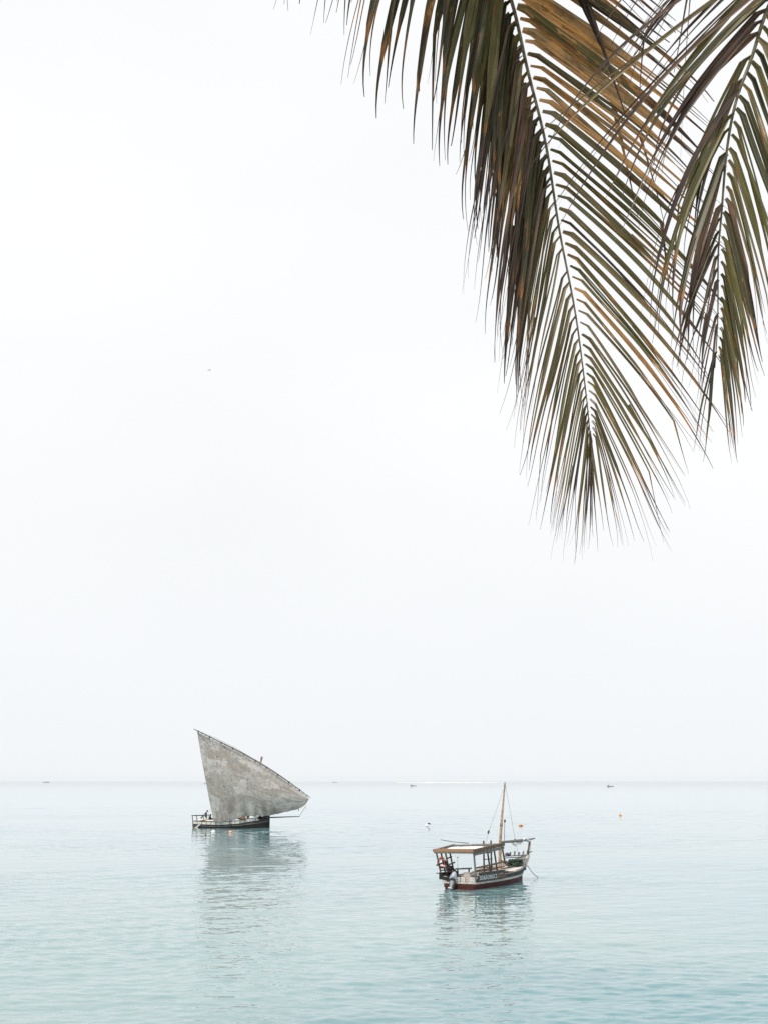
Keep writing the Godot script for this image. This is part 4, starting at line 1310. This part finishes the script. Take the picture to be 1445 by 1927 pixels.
# ------------------------------------------------------------------ the palm
func leaf_picture(v: int) -> ImageTexture:
	# u across the blade, v from base to tip
	var w := 32
	var h := 512
	var img := Image.create(w, h, false, Image.FORMAT_RGB8)
	var n := FastNoiseLite.new()
	n.seed = 300 + v * 17
	n.frequency = 1.0
	n.fractal_octaves = 4
	# variants: olive, grey olive, golden, dead brown, dark green, patchy, deep brown, straw
	var fresh: Array = [Vector3(.092, .1, .03), Vector3(.14, .132, .066), Vector3(.68, .4, .165), Vector3(.105, .068, .048), Vector3(.03, .037, .013), Vector3(.09, .095, .03), Vector3(.06, .038, .028), Vector3(.42, .28, .15)]
	var second: Array = [Vector3(.14, .135, .062), Vector3(.18, .165, .1), Vector3(.13, .11, .05), Vector3(.19, .14, .115), Vector3(.05, .052, .026), Vector3(.15, .12, .06), Vector3(.105, .08, .07), Vector3(.1, .095, .045)]
	var gold := Vector3(.56, .33, .14)
	var gold_at: Array = [0.55, 0.46, 0.02, 0.7, 0.6, 0.2, 0.7, 0.14]
	var dead_at: Array = [0.74, 0.8, 0.8, 0.5, 0.78, 0.66, 0.45, 0.72]
	for j in h:
		var y := (j + 0.5) / h
		for i in w:
			var x := (i + 0.5) / w
			var streak := n.get_noise_2d(x * 5.0, y * 2.2)
			var fibre := n.get_noise_2d(x * 16.0 + 50.0, y * 5.0)
			var blot := n.get_noise_2d(x * 1.3 + 120.0, y * 6.0)
			var speck := n.get_noise_2d(x * 9.0 + 300.0, y * 90.0)
			var c: Vector3 = fresh[v]
			c = c.lerp(second[v], smoothstep(-0.25, 0.35, streak + blot * 0.5))
			c *= 1.0 + 0.6 * fibre + 0.25 * streak
			c = c.lerp(Vector3(.2, .19, .14), smoothstep(0.3, 0.6, speck) * 0.5)
			c = c.lerp(Vector3(.03, .022, .015), smoothstep(0.34, 0.62, -speck) * 0.7)
			c = c.lerp(gold, smoothstep(gold_at[v], gold_at[v] + 0.16, blot + streak * 0.35) * 0.85)
			var rust := smoothstep(0.36, 0.5, n.get_noise_2d(x * 1.2 + 700.0, y * 6.0))
			c = c.lerp(Vector3(.22, .07, .025), rust * 0.75)
			# withered tip
			var dead := smoothstep(dead_at[v] - 0.03, dead_at[v] + 0.05, y + 0.22 * streak * (1.0 - y) + 0.05 * blot)
			c = c.lerp(Vector3(.062, .042, .036) * (1.0 + 0.5 * fibre), dead)
			var rim := absf(y + 0.22 * streak * (1.0 - y) + 0.05 * blot - dead_at[v] + 0.03)
			if v != 3 and v != 6: c = c.lerp(Vector3(.5, .19, .05), (1.0 - smoothstep(0.0, 0.035, rim)) * 0.6)
			# midrib
			if absf(x - 0.5) < 0.05: c = c.lerp(Vector3(.24, .2, .12), 0.5 * (1.0 - dead))
			img.set_pixel(i, j, Color(maxf(c.x, .004), maxf(c.y, .004), maxf(c.z, .004)).linear_to_srgb())
	return ImageTexture.create_from_image(img)

var leaf_mats: Array = []

func catmull(P: Array, t: float) -> Vector3:
	var n := P.size() - 1
	var f := clampf(t, 0.0, 0.99999) * n
	var i := int(f)
	var k := f - i
	var a: Vector3 = P[maxi(i - 1, 0)]
	var b: Vector3 = P[i]
	var c: Vector3 = P[i + 1]
	var d: Vector3 = P[mini(i + 2, n)]
	return b.cubic_interpolate(c, a, d, k)

# one leaflet: angles are measured from straight down, positive towards +x
func leaflet(parent: Node3D, o: Vector3, a_base: float, hook: float, a_mid: float, a_end: float, length: float, width: float, depth: float, roll: float, m: Material) -> void:
	if rng.randf() < 0.03: return
	var st := mb()
	st.set_smooth_group(0)
	if rng.randf() < 0.45:
		# the blade has split along its rib into two ribbons
		var gap := rng.randf_range(0.5, 1.6)
		blade(st, o, a_base, hook, a_mid - gap * 0.4, a_end - gap, length, width * 0.52, depth - 0.012, roll + 22.0, 0.0)
		blade(st, o + Vector3(0.003, 0.002, 0.0), a_base, hook, a_mid + gap * 0.4, a_end + gap, length * rng.randf_range(0.85, 1.03), width * 0.52, depth + 0.012, roll - 22.0, 0.0)
	else:
		blade(st, o, a_base, hook, a_mid, a_end, length, width, depth, roll, 0.0)
	if rng.randf() < 0.35:
		# the withered tip splits off a second strand
		blade(st, o, a_base, hook, a_mid, a_end + rng.randf_range(-9, 9), length * rng.randf_range(0.86, 1.05), width * 0.5, depth + rng.randf_range(-0.03, 0.03), roll, 0.45)
	obj("leaflet", done(st), m, parent)

func blade(st: SurfaceTool, o: Vector3, a_base: float, hook: float, a_mid: float, a_end: float, length: float, width: float, depth: float, roll: float, skip: float) -> void:
	var n := 22
	var p := o
	var wob := rng.randf() * TAU
	var wamp := rng.randf_range(0.3, 2.2)
	var dead := rng.randf_range(0.5, 0.82)
	var curl := rng.randf_range(-14, 14)
	var twist := rng.randf_range(-28, 28)
	# a few blades have snapped and hang from the break
	var snap := rng.randf_range(0.4, 0.75) if rng.randf() < 0.07 else 2.0
	var snap_by := rng.randf_range(0.35, 0.9)
	var rows: Array = []
	for i in n + 1:
		var s := float(i) / n
		var e: float = lerpf(a_base, a_mid, smoothstep(0.0, 1.0, s / hook)) if s < hook else lerpf(a_mid, a_end, pow((s - hook) / (1.0 - hook), 1.9))
		e += wamp * sin(wob + s * 7.0) + curl * pow(clampf((s - 0.72) / 0.28, 0, 1), 2.0)
		if s > snap: e = lerpf(e, 0.0, snap_by)
		var a := deg_to_rad(e)
		var dir := Vector3(sin(a), -cos(a), depth * (1.0 - s * 0.6)).normalized()
		var rr := deg_to_rad(roll + twist * s)
		var perp := Vector3(cos(a), sin(a), 0)
		var wd := perp * cos(rr) + Vector3(0, 0, 1) * sin(rr)
		var nd := dir.cross(wd).normalized()
		var w: float = width
		w *= 0.6 + 0.4 * smoothstep(0.0, 0.05, s)
		if s > 0.45: w *= lerpf(1.0, 0.62, clampf((s - 0.45) / maxf(dead - 0.45, 0.01), 0, 1))
		if s > dead: w *= lerpf(0.85, 0.13, pow(clampf((s - dead) / (1.0 - dead), 0, 1), 0.7))
		var fold := 0.36 * w
		if s >= skip: rows.append([p - wd * w * 0.5 + nd * fold, p, p + wd * w * 0.5 + nd * fold, s])
		p += dir * length / n
	for i in rows.size() - 1:
		var A: Array = rows[i]
		var B: Array = rows[i + 1]
		for k in 2:
			st.set_smooth_group(k + 1)
			for c: Array in [[A, k], [B, k], [B, k + 1], [A, k], [B, k + 1], [A, k + 1]]:
				st.set_uv(Vector2(c[1] * 0.5, c[0][3]))
				st.add_vertex(c[0][c[1]])

func pick(weights: Array) -> Material:
	var total := 0.0
	for w: float in weights: total += w
	var r := rng.randf() * total
	for i in weights.size():
		r -= weights[i]
		if r <= 0.0: return leaf_mats[i]
	return leaf_mats[0]

func make_palm() -> void:
	for v in 8:
		var m := StandardMaterial3D.new()
		m.resource_name = "palm_leaf"
		m.albedo_texture = leaf_picture(v)
		m.roughness = 0.42
		m.metallic_specular = 0.5
		m.backlight_enabled = true
		m.backlight = Color(0.4, 0.4, 0.26)
		leaf_mats.append(m)
	var base := Vector3(1.7, 4.9, 3.4)
	var t := thing("coconut_palm", "coconut palm whose drooping olive and rust-brown fronds hang before the pale sky", "palm tree", base)
	# ringed trunk leaning out over the shore, above and behind the eye
	var pts: Array = []
	var rad: Array = []
	var crown := Vector3(0.35, 11.9, -2.4)
	for i in 41:
		var s := i / 40.0
		var p := base.lerp(crown, s) + Vector3(0.15 * sin(s * 3.0), 0.9 * sin(PI * s), 0.0)
		if i == 40: p = crown
		pts.append(p - base)
		rad.append(lerpf(0.2, 0.11, s) * (1.0 + 0.05 * float(i % 2)))
	one_tube("trunk", t, M.bark, pts, rad, 14)
	var cr := mb()
	for k in 9:
		var a := TAU * k / 9.0
		var d := Vector3(cos(a), 0.8, sin(a) - 0.3)
		tube(cr, [crown - base + d * 0.02, crown - base + d * 0.16, crown - base + d * 0.26 + Vector3(0, 0.1, 0)], [0.09, 0.07, 0.03], 7)
	obj("crown_sheaths", done(cr), M.brown_wood, t)

	# frond that hangs in the middle, in sharp view
	var F1: Array = [Vector3(0.35, 11.9, -2.4), Vector3(0.05, 11.5, -3.2), Vector3(-0.10, 10.95, -3.95), Vector3(-0.05, 10.48, -4.5), Vector3(0.08, 10.20, -4.85), Vector3(0.22, 10.09, -5.05), Vector3(0.37, 9.94, -5.25), Vector3(0.48, 9.70, -5.40), Vector3(0.54, 9.45, -5.45), Vector3(0.61, 9.17, -5.50), Vector3(0.66, 8.85, -5.55), Vector3(0.72, 8.54, -5.60), Vector3(0.76, 8.24, -5.65), Vector3(0.78, 8.07, -5.70)]
	var f1 := frond(t, F1, base, 0.015, 0.0018)
	var T: Array = [0.23, 0.31, 0.385, 0.46, 0.54, 0.69, 0.77, 0.846, 0.92, 1.0]
	for e: Array in along(F1, 0.24, 1.0, 0.043, 0.023, 0.034):
		var tt: float = e[0]
		var p: Vector3 = e[1] - base
		# left side droops steeply
		var am := lerp_table(tt, T, [-20, -18, -16, -13, -8, -8.5, -12, -13, -12, -3])
		var ae := lerp_table(tt, T, [-8, -6, -5, -4, -3, -5, -10, -10, -10, -5])
		var hk := lerp_table(tt, T, [0.3, 0.28, 0.24, 0.13, 0.035, 0.025, 0.022, 0.022, 0.022, 0.02])
		var hb := lerp_table(tt, T, [-85, -80, -75, -68, -46, -36, -36, -36, -32, -12])
		var ln := lerp_table(tt, T, [1.12, 1.06, 0.98, 0.92, 0.88, 0.88, 0.86, 0.77, 0.63, 0.5])
		var wd := lerp_table(tt, T, [0.03, 0.032, 0.034, 0.036, 0.034, 0.024, 0.0155, 0.0135, 0.0125, 0.0095])
		leaflet(f1, p, hb, hk, am + rng.randf_range(-2, 2), ae + rng.randf_range(-2, 2), ln * rng.randf_range(0.84, 1.06), wd * rng.randf_range(0.85, 1.15), rng.randf_range(-0.16, 0.1), rng.randf_range(-20, 38), pick([3, 2.4, 0.15, 0.4, 6, 1.6, 0.5, 0.15] if tt < 0.72 else [5, 4.5, 0.2, 0.4, 1, 2.0, 0.5, 0.3]))
		# right side stands out, golden near the top
		am = lerp_table(tt, T, [56, 55, 54, 53, 52, 48, 44, 37, 26, 8])
		ae = lerp_table(tt, T, [47, 47, 46, 45, 44, 37, 30, 27, 19, 4])
		hk = 0.022
		ln = lerp_table(tt, T, [0.97, 0.97, 0.97, 0.97, 0.97, 0.95, 0.93, 0.83, 0.66, 0.48])
		wd = lerp_table(tt, T, [0.046, 0.046, 0.048, 0.046, 0.042, 0.027, 0.0195, 0.0165, 0.0135, 0.009])
		leaflet(f1, p + Vector3(0.008, 0.015, 0.01), am + 24, hk, am + rng.randf_range(-2, 2), ae + rng.randf_range(-3, 3), ln * rng.randf_range(0.86, 1.06), wd * rng.randf_range(0.8, 1.12), rng.randf_range(-0.12, 0.14), rng.randf_range(-38, 22), pick([1, 1, 8, 1, 1.4, 1.6, 0.8, 4] if tt < 0.66 else [4, 5, 0.4, 0.7, 0.3, 2.6, 0.8, 0.9]))

	# older dark leaflets that hang behind the left row, and torn grey strips at its edge
	for k in 22:
		var tt := lerpf(0.42, 0.72, (k + rng.randf()) / 22.0)
		leaflet(f1, catmull(F1, tt) - base + Vector3(-0.012, 0, -0.04), -40.0, 0.05, lerpf(-12, -8, (tt - 0.42) / 0.3) + rng.randf_range(-3, 3), rng.randf_range(-7, -1), rng.randf_range(0.72, 0.95), 0.03, rng.randf_range(-0.25, -0.1), rng.randf_range(-30, 30), pick([0.6, 0.4, 0, 0.3, 7, 0.5, 1.0, 0]))
	for k in 9:
		var tt := lerpf(0.56, 0.74, (k + rng.randf()) / 9.0)
		leaflet(f1, catmull(F1, tt) - base + Vector3(-0.01, 0, 0.02), -45.0, 0.05, rng.randf_range(-15, -10), rng.randf_range(-6, 2), rng.randf_range(0.86, 1.04), 0.012, rng.randf_range(-0.05, 0.15), rng.randf_range(-50, 50), pick([0, 0.5, 0, 3, 0, 0, 3, 0]))
	# the terminal leaflets
	for k in 4:
		leaflet(f1, catmull(F1, 1.0) - base + Vector3(0.0, 0.012 * k, 0.0), rng.randf_range(-6, 8), 0.04, -6.0 + 4.4 * k, -4.0 + 3.2 * k, rng.randf_range(0.36, 0.46), 0.01, rng.randf_range(-0.06, 0.06), rng.randf_range(-40, 40), pick([4, 3, 0, 1, 2, 1, 1, 0]))
	# nearer frond at the right
	var F2: Array = [Vector3(0.35, 11.9, -2.4), Vector3(0.9, 11.6, -3.2), Vector3(1.3, 11.0, -3.9), Vector3(1.45, 10.4, -4.25), Vector3(1.42, 9.9, -4.38), Vector3(1.33, 9.55, -4.4), Vector3(1.23, 9.25, -4.40), Vector3(1.17, 9.12, -4.40), Vector3(1.12, 8.97, -4.40), Vector3(1.07, 8.84, -4.40), Vector3(1.04, 8.69, -4.42), Vector3(1.02, 8.49, -4.44), Vector3(1.01, 8.37, -4.46), Vector3(1.01, 8.18, -4.50), Vector3(1.00, 8.03, -4.52)]
	var f2 := frond(t, F2, base, 0.013, 0.0014)
	T = [0.214, 0.357, 0.5, 0.643, 0.786, 0.9, 1.0]
	for e: Array in along(F2, 0.21, 1.0, 0.038, 0.026, 0.038):
		var tt: float = e[0]
		var p: Vector3 = e[1] - base
		var am := lerp_table(tt, T, [-56, -48, -38, -27, -20, -14, -5])
		var ae := lerp_table(tt, T, [-34, -24, -10, -2, -2, -3, -1])
		var ln := lerp_table(tt, T, [1.05, 1.0, 0.88, 0.76, 0.52, 0.38, 0.3])
		var wd := lerp_table(tt, T, [0.022, 0.024, 0.027, 0.025, 0.018, 0.013, 0.009])
		if rng.randf() < 0.8:
			leaflet(f2, p, am - 22, 0.04, am + rng.randf_range(-9, 7), ae + rng.randf_range(-8, 6), ln * rng.randf_range(0.78, 1.08), wd * rng.randf_range(0.75, 1.15), rng.randf_range(-0.05, 0.2), rng.randf_range(-40, 40), pick([0.8, 0.2, 0, 4, 1.4, 0.2, 6, 0]))
		am = lerp_table(tt, T, [44, 30, 18, 14, 12, 9, 4])
		ae = lerp_table(tt, T, [16, 11, 8, 8, 7, 6, 2])
		ln = lerp_table(tt, T, [0.86, 0.84, 0.78, 0.7, 0.56, 0.42, 0.34])
		wd = lerp_table(tt, T, [0.03, 0.03, 0.027, 0.022, 0.018, 0.013, 0.009])
		leaflet(f2, p + Vector3(0.008, 0.015, 0.008), am + 22, 0.04, am + rng.randf_range(-2, 2), ae + rng.randf_range(-3, 3), ln * rng.randf_range(0.86, 1.06), wd * rng.randf_range(0.82, 1.15), rng.randf_range(-0.1, 0.12), rng.randf_range(-25, 35), pick([6, 3, 0.1, 0.6, 3, 1.4, 0.6, 0.1]))
	# long dry strips from high on the frond that cross the gap to its neighbour
	for k in 10:
		var tt := lerpf(0.24, 0.46, (k + rng.randf()) / 10.0)
		leaflet(f2, catmull(F2, tt) - base + Vector3(-0.01, 0, 0.03), -70.0, 0.05, rng.randf_range(-58, -44), rng.randf_range(-34, -18), rng.randf_range(0.95, 1.2), 0.013, rng.randf_range(-0.15, 0.05), rng.randf_range(-50, 50), pick([0, 0.3, 0, 3, 0, 0, 4, 0]))

func frond(t: Node3D, P: Array, base: Vector3, r0: float, r1: float) -> MeshInstance3D:
	var pts: Array = []
	var rad: Array = []
	for i in 61:
		var s := i / 60.0
		pts.append(catmull(P, s) - base)
		rad.append(lerpf(r0, r1, pow(s, 0.8)))
	return one_tube("frond", t, M.rachis, pts, rad, 8)

# points at an even pitch along the rachis: [place from 0 to 1, point]
func along(P: Array, from: float, to: float, pitch: float, pitch_end: float, pitch_start: float) -> Array:
	var out: Array = []
	var last := catmull(P, from)
	out.append([from, last])
	var t := from
	while t < to:
		t += 0.0015
		var q := catmull(P, t)
		if q.distance_to(last) >= lerpf(lerpf(pitch_start, pitch, smoothstep(0.4, 0.55, t)), pitch_end, smoothstep(0.82, 1.0, t)):
			out.append([t, q])
			last = q
	return out
